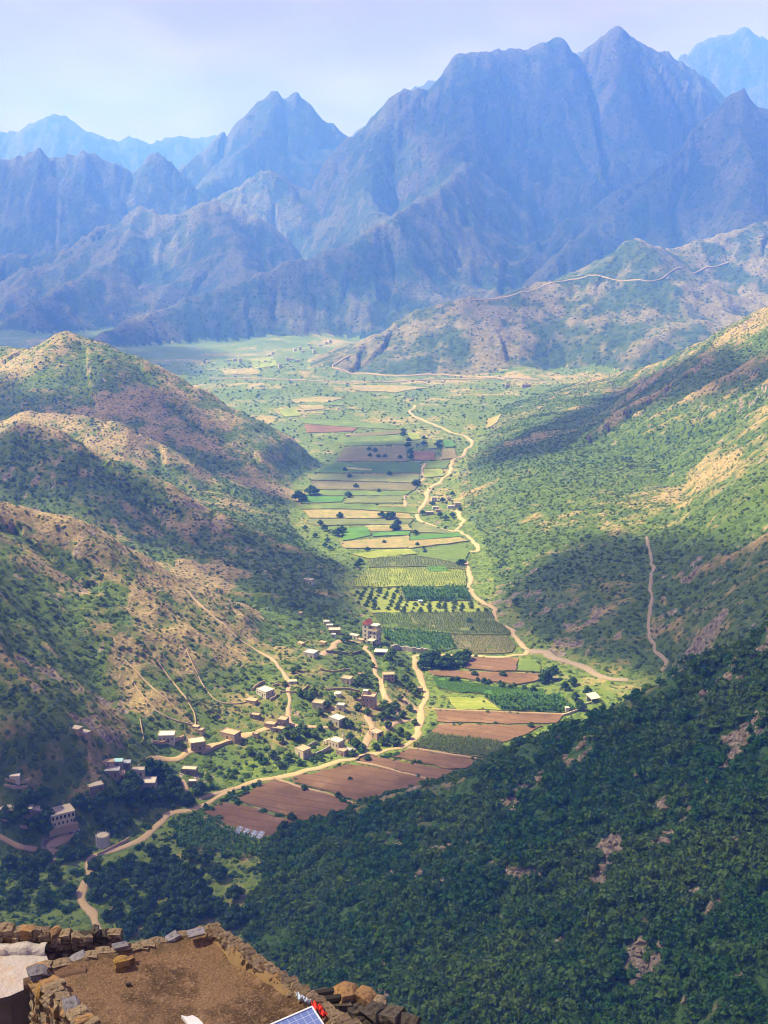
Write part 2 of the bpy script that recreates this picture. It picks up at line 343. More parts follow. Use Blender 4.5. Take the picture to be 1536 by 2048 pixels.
for (px, py, r, sx) in [(870, 1735, 12, 1), (835, 1700, 14, 1), (800, 1690, 9, 1), (905, 1690, 8, 1), (1090, 1548, 13, 2), (1030, 1570, 10, 1), (1350, 1590, 15, 1), (1150, 1525, 8, 2), (700, 1790, 12, 1), (640, 1820, 9, 1), (1450, 1530, 12, 3), (1220, 1690, 12, 1),
                        (930, 1870, 7, 1), (1090, 1880, 10, 1), (1400, 1830, 12, 1), (1480, 1960, 8, 1), (640, 1885, 6, 1), (1260, 1440, 7, 1), (1400, 1400, 10, 2), (1460, 1220, 16, 1), (1380, 1150, 14, 1), (1330, 1230, 10, 1), (1480, 1330, 12, 2), (1020, 1750, 8, 1),
                        (1180, 1240, 12, 1), (1060, 1230, 12, 1), (1150, 1290, 14, 1), (990, 1190, 14, 1), (1420, 720, 20, 1), (1520, 790, 14, 1), (90, 950, 18, 1), (600, 880, 16, 1), (400, 1010, 10, 1), (160, 1180, 13, 1), (190, 1400, 10, 1), (230, 1480, 10, 1), (60, 1330, 8, 1)]:
    c = hit(px, py)[0]; d = np.hypot((XG - c[0]) / sx, YG - c[1]) / (r * .72) * (1 + 3.2 * (nzr - .5))
    ROCK = np.maximum(ROCK, ((.8 if r >= 12 else .6) if py > 1380 and px > 500 else .9) * np.clip(1.25 - d, 0, 1) * sstep(.46, .56, nzf))
VEG = VEG * (1 - .8 * np.clip(ROCK, 0, 1))

LABELS = {
 'valley_floor': ('valley_floor', 'flat green valley floor between the hills, with terraces and scrub', M_FLOOR),
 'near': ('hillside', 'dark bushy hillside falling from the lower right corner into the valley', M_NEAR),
 'right': ('hillside', 'long stony and green hillside along the right of the valley', M_HILL),
 'left_near': ('hillside', 'sunlit orange brown spur above the village on the left', M_HILL),
 'left_mid': ('hillside', 'shaded spurs behind the village spur, with a peak at the left edge', M_HILL),
 'left_far': ('hillside', 'rounded spur with tan summit, farthest of the hills on the left', M_HILL),
 'far_hill': ('hill', 'low sunlit hill with a pale track on its crest beyond the plain', M_FARH),
 'mountain_right': ('mountain', 'steep blue shoulder at the right edge below the highest summits', M_MTN),
 'massif': ('mountain', 'huge hazy blue massif with two rounded summits', M_MTN),
 'foothill': ('foothills', 'rocky foothills in front of the blue mountains on the left', M_FOOT),
 'twin_peak': ('mountain', 'hazy mountain with a pointed twin peak', M_MTN),
 'mountain_left': ('mountain', 'jagged blue range at the left edge with a rounded knob', M_MTN),
 'far_range': ('mountain', 'palest and farthest mountain range on the skyline', M_MTN),
}
def build_terrain():
    co = np.stack([XG, YG, ZG], -1)
    nx, ny = -gsx, -gsz; nl = np.sqrt(nx * nx + ny * ny + 1)
    nor = np.stack([nx / nl, ny / nl, 1 / nl], -1).reshape(-1, 3)
    co = co.reshape(-1, 3); vf = VEG.reshape(-1); rf = ROCK.reshape(-1)
    i = np.arange(NV - 1)[:, None] * NU + np.arange(NU - 1)[None, :]
    q = np.stack([i, i + 1, i + 1 + NU, i + NU], -1).reshape(-1, 4)
    g = GG[:-1, :-1].reshape(-1)
    for gi, key in enumerate(GROUPS):
        fq = q[g == gi]
        if not len(fq): continue
        ids, inv = np.unique(fq, return_inverse=True); inv = inv.reshape(-1, 4)
        nm, lab, m_ = LABELS[key]
        me = bpy.data.meshes.new(nm)
        me.vertices.add(len(ids)); me.vertices.foreach_set('co', co[ids].astype(np.float32).ravel())
        me.loops.add(inv.size); me.loops.foreach_set('vertex_index', inv.ravel().astype(np.int32))
        me.polygons.add(len(inv)); me.polygons.foreach_set('loop_start', np.arange(0, inv.size, 4, dtype=np.int32))
        me.update(); me.shade_smooth()
        me.normals_split_custom_set_from_vertices(nor[ids])
        for an, av in (('veg', vf), ('rock', rf)):
            a = me.attributes.new(an, 'FLOAT', 'POINT'); a.data.foreach_set('value', av[ids].astype(np.float32))
        me.materials.append(m_)
        o = bpy.data.objects.new(nm, me); COL.objects.link(o); o['kind'] = 'structure'; o['label'] = lab
build_terrain()

# ------------------------------------------------------------------ haze
def box_mesh(name, lo, hi):
    bm = bmesh.new(); bmesh.ops.create_cube(bm, size=1)
    for v in bm.verts: v.co = Vector([lo[k] + (v.co[k] + .5) * (hi[k] - lo[k]) for k in range(3)])
    me = bpy.data.meshes.new(name); bm.to_mesh(me); bm.free(); return me
def build_haze():
    me = box_mesh('haze', (-7500, -400, -61), (7500, 10600, 1400))
    o = bpy.data.objects.new('haze', me); COL.objects.link(o); o['kind'] = 'stuff'; o['label'] = 'blue haze that fills the valley and fades the far mountains'
    m = bpy.data.materials.new('haze_air'); m.use_nodes = True; nt = m.node_tree; nt.nodes.clear()
    out = nt.nodes.new('ShaderNodeOutputMaterial'); v = nt.nodes.new('ShaderNodeVolumePrincipled')
    v.inputs['Color'].default_value = HAZE_COL; v.inputs['Density'].default_value = HAZE_D; v.inputs['Absorption Color'].default_value = (.85, .92, 1, 1); v.inputs['Anisotropy'].default_value = 0.0
    nt.links.new(v.outputs[0], out.inputs['Volume']); me.materials.append(m)
HAZE_COL = (.10, .265, 1.0, 1); HAZE_D = 3.0e-4
build_haze()

# ------------------------------------------------------------------ unseen clouds out of frame, outlined and placed to shade the ground
def m_cloud():
    m = bpy.data.materials.new('cloud'); m.use_nodes = True; nt = m.node_tree; nt.nodes.clear()
    out = N(nt, 'OutputMaterial'); tr = N(nt, 'BsdfTransparent'); df = N(nt, 'BsdfDiffuse'); tl = N(nt, 'BsdfTranslucent'); a = N(nt, 'MixShader'); c = N(nt, 'MixShader')
    df.inputs[0].default_value = (.9, .9, .9, 1); tl.inputs[0].default_value = (.85, .85, .87, 1)
    a.inputs[0].default_value = .5; nt.links.new(df.outputs[0], a.inputs[1]); nt.links.new(tl.outputs[0], a.inputs[2])
    d = attr(nt, 'dens').outputs['Fac']; nt.links.new(d, c.inputs[0]); nt.links.new(tr.outputs[0], c.inputs[1]); nt.links.new(a.outputs[0], c.inputs[2])
    nt.links.new(c.outputs[0], out.inputs['Surface']); return m
M_CLOUD = m_cloud()
CLOUD_Z = 2300.0
def cloud(world_pts, soft, opac, seed, dz=0.0):
    P = np.asarray(world_pts, float); S = np.array(SUN_DIR); cz = CLOUD_Z + dz
    Q = P + S[None, :] * ((cz - P[:, 2]) / S[2])[:, None]; Q = Q[:, :2]
    lo = Q.min(0) - soft * 2; hi = Q.max(0) + soft * 2; cell = max((hi - lo).max() / 70, soft * .25)
    nx, ny = (np.ceil((hi - lo) / cell).astype(int) + 1)
    X, Y = np.meshgrid(lo[0] + np.arange(nx) * cell, lo[1] + np.arange(ny) * cell, indexing='ij')
    d = np.full(X.shape, 1e18); ins = np.zeros(X.shape, bool)
    for a, b in zip(Q, np.roll(Q, -1, 0)):
        e = b - a; t = np.clip(((X - a[0]) * e[0] + (Y - a[1]) * e[1]) / max(e @ e, 1e-9), 0, 1)
        d = np.minimum(d, (X - a[0] - t * e[0]) ** 2 + (Y - a[1] - t * e[1]) ** 2)
        cc = (a[1] > Y) != (b[1] > Y)
        if abs(e[1]) > 1e-9: ins ^= cc & (X < a[0] + (Y - a[1]) / e[1] * e[0])
    d = np.sqrt(d); d = np.where(ins, d, -d) + soft * 1.6 * (fbm(X / (soft * 2.2), Y / (soft * 2.2), 4, seed) - .5)
    dens = sstep(-soft * .5, soft * .5, d)
    lump = fbm(X / (soft * 1.5), Y / (soft * 1.5), 4, seed + 2)
    th = np.clip(d + soft, 0, soft * 6) * (.35 + .5 * lump)
    bot = cz - .12 * th; top = cz + th
    keep = (dens[:-1, :-1] > 0) | (dens[1:, :-1] > 0) | (dens[:-1, 1:] > 0) | (dens[1:, 1:] > 0)
    ii, jj = np.nonzero(keep); n = nx * ny
    f0 = np.stack([ii * ny + jj, (ii + 1) * ny + jj, (ii + 1) * ny + jj + 1, ii * ny + jj + 1], -1)
    co = np.concatenate([np.stack([X, Y, top], -1).reshape(-1, 3), np.stack([X, Y, bot], -1).reshape(-1, 3)])
    fs = np.concatenate([f0, f0[:, ::-1] + n])
    me = bpy.data.meshes.new('cloud'); me.from_pydata(co.tolist(), [], fs.tolist()); me.shade_smooth()
    # each surface stops part of the light: two crossings give the whole
    al = 1 - np.sqrt(1 - opac * dens); a = me.attributes.new('dens', 'FLOAT', 'POINT'); a.data.foreach_set('value', np.concatenate([al.ravel()] * 2).astype(np.float32))
    me.materials.append(M_CLOUD); o = bpy.data.objects.new('cloud', me); COL.objects.link(o); o['kind'] = 'structure'
    o['label'] = CLOUD_LABELS.pop(0)
CLOUD_LABELS = ['unseen cloud placed to shade the ' + t for t in ('near right hillside', 'foot of the right hillside', 'second spur on the left', 'hollow of the far left spur', 'band across the right hillside', 'middle of the valley fields', 'face of the massif', 'right shoulder of the massif', 'rocky foothills', 'twin peak', 'range at the left edge', 'left end of the far plain', 'stone rooftops in the foreground')]
def pxs(pts): return hit([p[0] for p in pts], [p[1] for p in pts])
S1 = np.concatenate([[(-330, 640, 60)], pxs([(0, 1130), (40, 1190), (75, 1300), (150, 1430), (280, 1530), (420, 1580), (520, 1580), (620, 1576), (720, 1562), (820, 1538), (900, 1512)]), [(90, 520, 5), (150, 545, 5), (330, 500, 90), (420, 300, 100), (420, 60, 150), (-60, 60, 150), (-330, 150, 60)]])
cloud(S1, 26, .70, 1)
cloud(np.concatenate([pxs([(1000, 1255), (965, 1215), (1010, 1170), (1090, 1105), (1180, 1072), (1300, 1078), (1530, 1090)]), [(420, 800, 150), (420, 520, 60), (150, 520, 10)], pxs([(1240, 1350), (1150, 1322), (1070, 1300)])]), 18, .78, 2)
cloud(pxs([(-60, 850), (60, 850), (120, 875), (250, 960), (400, 1030), (520, 1080), (640, 1112), (730, 1150), (725, 1215), (640, 1235), (520, 1200), (400, 1130), (280, 1080), (100, 1015), (-60, 980)]), 20, .72, 3)
cloud(pxs([(-60, 720), (60, 790), (150, 790), (230, 740), (330, 770), (430, 860), (520, 950), (600, 1010), (520, 995), (410, 930), (300, 880), (180, 835), (-60, 850)]), 22, .74, 4)
cloud(pxs([(945, 945), (960, 905), (1120, 830), (1260, 760), (1390, 712), (1536, 700), (1600, 740), (1480, 780), (1340, 800), (1200, 850), (1050, 920)]), 24, .75, 5)
cloud(pxs([(640, 935), (690, 885), (870, 880), (900, 915), (830, 950), (660, 965)]), 24, .7, 6)
cloud(pxs([(820, 240), (960, 160), (1090, 120), (1240, 100), (1360, 170), (1420, 330), (1300, 380), (1180, 460), (1080, 560), (960, 620), (900, 480)]), 150, .68, 7, 300)  # mountain clouds from here down are added to darken the slopes
cloud(pxs([(1330, 260), (1480, 205), (1600, 240), (1600, 420), (1480, 470), (1360, 430), (1250, 470), (1180, 520), (1230, 420)]), 110, .5, 3, 300)
cloud(pxs([(400, 420), (480, 430), (560, 530), (640, 500), (760, 450), (800, 330), (860, 420), (760, 560), (600, 590), (480, 620), (330, 660), (230, 640), (330, 560)]), 90, .6, 2, 300)
cloud(pxs([(380, 330), (500, 240), (560, 200), (660, 260), (720, 300), (700, 420), (600, 380), (480, 350)]), 160, .45, 4, 300)
cloud(pxs([(-100, 340), (100, 345), (300, 350), (340, 420), (300, 480), (260, 600), (60, 640), (-100, 640)]), 150, .5, 1, 300)
cloud(np.concatenate([pxs([(-60, 640), (120, 625), (260, 650), (340, 690), (420, 705)]), [(-330, 2150, 0), (-500, 1950, 0), (-900, 1900, 0)]]), 60, .75, 2, 200)  # cloud added to darken the left end of the far plain
cloud([(-40, 70, 205), (60, 70, 205), (60, -40, 205), (-40, -40, 205)], 14, .5, 5, 150)  # thin cloud added overhead, out of view, to dim the foreground roof

# ------------------------------------------------------------------ mesh helpers
def mesh_obj(name, verts, faces, material=None, parent=None, smooth=False, kind=None, label=None, cat=None, group=None):
    me = bpy.data.meshes.new(name); me.from_pydata([tuple(v) for v in verts], [], [tuple(f) for f in faces]); me.update()
    return link(name, me, material, parent, smooth, kind, label, cat, group)
def link(name, me, material=None, parent=None, smooth=False, kind=None, label=None, cat=None, group=None):
    if smooth: me.shade_smooth()
    if material is not None and not me.materials:
        for m_ in (material if isinstance(material, (list, tuple)) else [material]): me.materials.append(m_)
    o = bpy.data.objects.new(name, me); COL.objects.link(o); o.parent = parent
    tag(o, label, cat, group, kind); return o
def tag(o, label=None, cat=None, group=None, kind=None):
    for k, v in (('label', label), ('category', cat), ('group', group), ('kind', kind)):
        if v: o[k] = v
    return o
def empty(name, loc, rz=0.0, label=None, cat=None, group=None):
    o = bpy.data.objects.new(name, None); COL.objects.link(o); o.location = loc; o.rotation_euler = (0, 0, rz); o.empty_display_size = .3
    return tag(o, label, cat, group)

# ground already taken (1 m raster) so that scrub keeps off fields, roads and houses
BX0, BY0, BW, BH = -380, 300, 900, 1800
BUSY = np.zeros((BW, BH), bool)
def busy_poly(P, grow=0.0):
    P = np.asarray(P, float)[:, :2]; c = P.mean(0); P = c + (P - c) * (1 + grow)
    lo = np.floor(P.min(0)).astype(int); hi = np.ceil(P.max(0)).astype(int) + 1
    lo = np.maximum(lo, (BX0, BY0)); hi = np.minimum(hi, (BX0 + BW, BY0 + BH))
    if (hi <= lo).any(): return
    X, Y = np.meshgrid(np.arange(lo[0], hi[0]) + .5, np.arange(lo[1], hi[1]) + .5, indexing='ij'); ins = np.zeros(X.shape, bool)
    for a, b in zip(P, np.roll(P, -1, 0)):
        c_ = (a[1] > Y) != (b[1] > Y)
        if abs(b[1] - a[1]) > 1e-9: ins ^= c_ & (X < a[0] + (Y - a[1]) / (b[1] - a[1]) * (b[0] - a[0]))
    BUSY[lo[0] - BX0:hi[0] - BX0, lo[1] - BY0:hi[1] - BY0] |= ins
def busy_disc(x, y, r):
    i0, i1 = int(x - r - BX0), int(x + r - BX0) + 2; j0, j1 = int(y - r - BY0), int(y + r - BY0) + 2
    i0 = max(i0, 0); j0 = max(j0, 0); i1 = min(i1, BW); j1 = min(j1, BH)
    if i1 <= i0 or j1 <= j0: return
    X, Y = np.meshgrid(np.arange(i0, i1) + BX0 + .5, np.arange(j0, j1) + BY0 + .5, indexing='ij')
    BUSY[i0:i1, j0:j1] |= np.hypot(X - x, Y - y) < r
def is_busy(x, y):
    i = np.clip((x - BX0).astype(int), 0, BW - 1); j = np.clip((y - BY0).astype(int), 0, BH - 1)
    return BUSY[i, j] & (x > BX0) & (x < BX0 + BW) & (y > BY0) & (y < BY0 + BH)

# ------------------------------------------------------------------ roads, tracks and dry stream beds
def m_road(name, c1, c2):
    def f(nt, b):
        n = noise(nt, .35, 5, .65); n2 = noise(nt, 2.2, 4, .6)
        c = mixc(nt, n, c1, c2); c = mixc(nt, rng_map(nt, n2, .5, .75), c, [x * 1.25 for x in c2])
        # worn strip in the middle, greyer verges
        e = attr(nt, 'edge').outputs['Fac']
        c = mixc(nt, rng_map(nt, mth(nt, 'ADD', e, mth(nt, 'MULTIPLY', mth(nt, 'SUBTRACT', n, .5), .9)), .62, 1.0), c, (.19, .15, .085))
        nt.links.new(c, b.inputs['Base Color']); bump(nt, b, n2, .15)
    return mat(name, f)
M_ROAD = m_road('dirt_road', (.32, .235, .13), (.40, .30, .175))
M_TRACK = m_road('stony_track', (.27, .19, .12), (.36, .27, .18))
M_WASH = m_road('dry_wash', (.20, .16, .115), (.29, .235, .18))
def smooth_line(P, step):
    P = np.asarray(P, float); n = len(P); out = []
    Q = np.vstack([2 * P[0] - P[1], P, 2 * P[-1] - P[-2]])
    for i in range(1, n):
        a, b, c, d = Q[i - 1], Q[i], Q[i + 1], Q[i + 2]; k = max(2, int(np.hypot(*(c - b)[:2]) / step))
        for t in np.linspace(0, 1, k, endpoint=False):
            out.append(.5 * (2 * b + (c - a) * t + (2 * a - 5 * b + 4 * c - d) * t * t + (3 * b - a - 3 * c + d) * t ** 3))
    out.append(P[-1]); return np.array(out)
def road(name, px, width, material, label, lift=.28, kind='structure', busy=True, step=2.0):
    W = hit([p[0] for p in px], [p[1] for p in px]); L = smooth_line(W[:, :2], step if W[:, 1].mean() < 900 else step * 2)
    T = np.gradient(L, axis=0); T /= np.linalg.norm(T, axis=1)[:, None] + 1e-9; Nn = np.stack([-T[:, 1], T[:, 0]], -1)
    sarc = np.arange(len(L)) * .23
    L = L + Nn * ((vnoise(sarc * 1.3, sarc * 0 + width * 3, 3) - .5) * min(width, 3.5) * .9)[:, None]
    wl = width * .5 * (.55 + .95 * vnoise(sarc * 1.7, sarc * 0 + width, 1)); wr = width * .5 * (.55 + .95 * vnoise(sarc * 1.7, sarc * 0 + 9 + width, 2))
    cs = np.array([-1, -.6, 0, .6, 1.0]); V = []; E = []
    for k, c in enumerate(cs):
        w = np.where(c < 0, wl, wr) * c; q = L + Nn * w[:, None]
        z = zat(q[:, 0], q[:, 1]) + lift * (.15 if abs(c) == 1 else 1.0) + (.0 if abs(c) == 1 else np.clip((q[:, 1] - 700) * .0006, 0, .6)); V.append(np.column_stack([q, z])); E.append(np.full(len(q), abs(c)))
    V = np.stack(V, 1).reshape(-1, 3); E = np.stack(E, 1).reshape(-1); m = len(cs); F = []
    for i in range(len(L) - 1):
        for k in range(m - 1): F.append((i * m + k, i * m + k + 1, (i + 1) * m + k + 1, (i + 1) * m + k))
    F = [f[::-1] for f in F]
    o = mesh_obj(name, V, F, material, smooth=True, kind=kind, label=label)
    a = o.data.attributes.new('edge', 'FLOAT', 'POINT'); a.data.foreach_set('value', E.astype(np.float32))
    if busy:
        for q in L[::2]: busy_disc(q[0], q[1], width * .75 + .6)
    return o
MAIN = [(211, 1887), (193, 1863), (184, 1833), (172, 1809), (166, 1775), (171, 1752), (179, 1725), (187, 1711), (212, 1703), (246, 1692), (275, 1681), (301, 1667), (319, 1648), (337, 1632), (359, 1623), (381, 1618), (416, 1606), (444, 1593), (487, 1570), (531, 1557), (591, 1548), (644, 1535), (680, 1522), (710, 1518), (758, 1504), (797, 1496), (827, 1476), (841, 1454), (845, 1435), (842, 1419), (852, 1402), (855, 1383), (845, 1364), (835, 1342), (829, 1323), (829, 1312)]
road('road', MAIN, 3.2, M_ROAD, 'pale dirt road winding past the village below the houses')
EAST = [(829, 1310), (880, 1309), (960, 1313), (1035, 1311), (1050, 1303), (1035, 1275), (1015, 1255), (994, 1243), (983, 1216), (965, 1203), (951, 1193), (938, 1174), (941, 1148), (934, 1128), (928, 1112), (941, 1103), (957, 1100), (947, 1083), (928, 1068), (915, 1060), (920, 1050), (925, 1042), (920, 1032), (911, 1022)]
road('road', EAST, 3.4, M_ROAD, 'dirt road along the right foot of the valley')
road('road', [(915, 1062), (893, 1061), (866, 1052), (840, 1039), (836, 1021), (850, 1005), (856, 985), (866, 972), (879, 966), (889, 954), (902, 943), (902, 930), (910, 918), (925, 911), (931, 900), (945, 888), (931, 873), (905, 866), (876, 853), (843, 839), (820, 827), (830, 811)], 4.2, M_ROAD, 'far dirt road from the hamlet to the plain')
road('path', [(853, 928), (843, 946), (850, 957), (833, 972), (807, 993), (814, 1014), (838, 1022)], 3.4, M_TRACK, 'field path among the far green strips')
road('dry_stream_bed', [(1052, 1302), (1090, 1304), (1112, 1316), (1150, 1328), (1172, 1336), (1192, 1349), (1222, 1358), (1256, 1361)], 5.5, M_WASH, 'stony dry stream bed at the mouth of the side valley')
road('dry_stream_bed', [(1292, 1074), (1300, 1110), (1306, 1140), (1299, 1170), (1306, 1200), (1297, 1240), (1301, 1280), (1316, 1305), (1333, 1325), (1322, 1342)], 2.0, M_WASH, 'pale dry gully running down the shaded right hillside')
road('path', [(730, 1292), (745, 1318), (753, 1348), (770, 1386), (786, 1408), (794, 1432)], 2.6, M_TRACK, 'footpath below the tall house', busy=True)
road('path', [(374, 1182), (402, 1210), (430, 1237), (473, 1273), (512, 1300), (548, 1322), (572, 1352), (577, 1391), (576, 1432), (587, 1449), (628, 1454), (671, 1458)], 2.2, M_TRACK, 'straight orange scar and track down the spur to the village')
road('path', [(842, 1437), (803, 1443), (770, 1460)], 2.2, M_TRACK, 'short path from the road to the open stone house')
road('path', [(752, 1402), (742, 1421), (737, 1438), (740, 1457), (735, 1480), (732, 1500)], 3.2, M_TRACK, 'path below the two storey stone house')
road('path', [(800, 1392), (825, 1413), (840, 1424)], 2.2, M_TRACK, 'short path joining the road at the bend')
road('path', [(640, 1310), (660, 1297), (690, 1280), (722, 1285)], 3.2, M_TRACK, 'track between the white house and the tall house')
road('path', [(571, 1445), (530, 1460), (500, 1470), (462, 1478), (437, 1486), (409, 1498), (369, 1512), (319, 1520), (300, 1529), (281, 1541)], 3.2, M_ROAD, 'village lane along the lower left houses')
road('path', [(156, 1664), (131, 1670), (112, 1679), (94, 1692), (100, 1703), (116, 1707)], 3.0, M_TRACK, 'short drive below the arcaded house')
road('path', [(0, 1676), (31, 1690), (75, 1701)], 1.6, M_TRACK, 'thin footpath at the left edge')
road('path', [(487, 1571), (440, 1586), (396, 1596)], 2.4, M_TRACK, 'short path forking off the road by the ploughed field')
road('path', [(364, 1560), (372, 1575), (372, 1588)], 2.0, M_TRACK, 'tiny path below the long grey house')
road('path', [(262, 1360), (300, 1410), (345, 1440), (385, 1450)], 0.62, M_TRACK, 'faint goat track on the spur', lift=.5)
road('path', [(250, 1320), (310, 1380), (360, 1425), (388, 1452)], 0.74, M_TRACK, 'pale goat track down the spur', lift=.5)
road('path', [(305, 1310), (345, 1365), (385, 1420), (392, 1455)], 0.99, M_TRACK, 'stony rill down the middle of the spur', lift=.5)
road('path', [(372, 1300), (400, 1360), (430, 1400), (470, 1408), (505, 1402)], 0.81, M_TRACK, 'goat track above the white house', lift=.5)
road('path', [(280, 1438), (285, 1470), (287, 1490)], 0.62, M_TRACK, 'short stony rill by the left white house', lift=.5)

road('dry_stream_bed', [(420, 757), (520, 758), (620, 762), (740, 765), (880, 760), (1000, 757), (1080, 760)], 5, M_WASH, 'pale dry river bed across the far plain', lift=1.2, step=6)
road('road', [(1010, 760), (900, 752), (800, 752), (720, 748), (664, 736), (700, 712)], 3.4, M_TRACK, 'pale road round the foot of the far low hill', lift=1.2, step=6)
road('path', [(945, 601), (990, 599), (1070, 580), (1130, 562), (1180, 550)], 2.4, M_ROAD, 'pale track on the crest of the far low hill', lift=1.0, step=6)
road('path', [(1180, 552), (1250, 562), (1320, 560), (1390, 546), (1465, 520)], 1.8, M_ROAD, 'thin track contouring right from the far hill crest', lift=1.0, step=6)
road('path', [(545, 1559), (600, 1575), (640, 1584), (690, 1601), (708, 1608)], 1.3, M_TRACK, 'pale path on the bank below the largest ploughed field', lift=.8)
road('path', [(712, 1527), (770, 1537), (820, 1551), (866, 1562)], 1.3, M_TRACK, 'pale path on the bank below the narrow ploughed field', lift=.9)
road('path', [(815, 1500), (880, 1507), (965, 1521)], 1.3, M_TRACK, 'pale path on the bank below the green sorghum', lift=1.0)
road('path', [(868, 1421), (960, 1424), (1060, 1428), (1130, 1431)], 1.2, M_TRACK, 'pale path on the bank above the orange ploughed strip', lift=.9)
road('path', [(400, 1634), (440, 1652), (470, 1664)], 1.2, M_TRACK, 'pale path on the bank beside the solar arrays', lift=.5)
# ------------------------------------------------------------------ fields
def m_field(name, c1, c2, c3, rows=0.0, ang=0.0, green=None, gcov=.0):
    def f(nt, b):
        n = noise(nt, .16, 5, .6); n2 = noise(nt, 1.4, 4, .65); n0 = noise(nt, .045, 4, .6)
        c = mixc(nt, n, c1, c2); c = mixc(nt, rng_map(nt, n2, .45, .8), c, c3); c = mixc(nt, rng_map(nt, n0, .5, .68), c, [x * .68 for x in c1]); c = mixc(nt, rng_map(nt, n0, .46, .32), c, [x * 1.22 for x in c3])
        hgt = n2
        if rows:
            mp = N(nt, 'Mapping'); mp.inputs['Rotation'].default_value = (0, 0, ang); nt.links.new(pos(nt), mp.inputs['Vector'])
            w = N(nt, 'TexWave', bands_direction='Y'); w.inputs['Scale'].default_value = rows; w.inputs['Distortion'].default_value = 1.2; w.inputs['Detail'].default_value = 2; w.inputs['Detail Scale'].default_value = .6
            nt.links.new(mp.outputs[0], w.inputs['Vector'])
            w2 = N(nt, 'TexWave', bands_direction='Y'); w2.inputs['Scale'].default_value = .055; w2.inputs['Distortion'].default_value = 2.5; w2.inputs['Detail'].default_value = 2; nt.links.new(mp.outputs[0], w2.inputs['Vector'])
            c = mixc(nt, rng_map(nt, w2.outputs['Fac'], .93, 1.0), c, [x * .74 for x in c1])
            c = mixc(nt, mth(nt, 'MULTIPLY', w.outputs['Fac'], .6), c, [x * .62 for x in c1]); hgt = mth(nt, 'ADD', n2, w.outputs['Fac'])
        if green: c = mixc(nt, rng_map(nt, mth(nt, 'ADD', n, mth(nt, 'MULTIPLY', n2, .5)), .86 - gcov, .98 - gcov), c, green)
        nt.links.new(c, b.inputs['Base Color']); bump(nt, b, hgt, .22, .8)
    return mat(name, f)
MF = {
 'plough': m_field('ploughed_soil', (.165, .092, .048), (.20, .115, .06), (.235, .145, .08), .42, .35, (.10, .11, .035), -.10),
 'tan': m_field('stubble', (.30, .235, .10), (.35, .28, .12), (.38, .32, .15), .5, .1, (.17, .21, .045), .10),
 'bright': m_field('bright_green_crop', (.075, .20, .022), (.10, .235, .028), (.13, .25, .04), .5, .1),
 'lime': m_field('yellow_green_crop', (.20, .26, .036), (.26, .30, .046), (.31, .32, .07), .4, .05),
 'green': m_field('green_crop', (.11, .185, .028), (.15, .22, .038), (.20, .24, .055), .6, .1),
 'grey': m_field('grey_green_sorghum', (.14, .18, .055), (.18, .205, .065), (.215, .215, .085), .6, .05),
 'dim': m_field('brown_green_field', (.16, .135, .062), (.135, .15, .05), (.19, .165, .08), .5, .08, (.08, .12, .03), .04),
 'dark': m_field('deep_green_plot', (.055, .12, .020), (.075, .14, .025), (.10, .16, .035), .6, .1),
}
M_BANK = simple('earth_bank', (.17, .135, .07), .95, .4, .5)
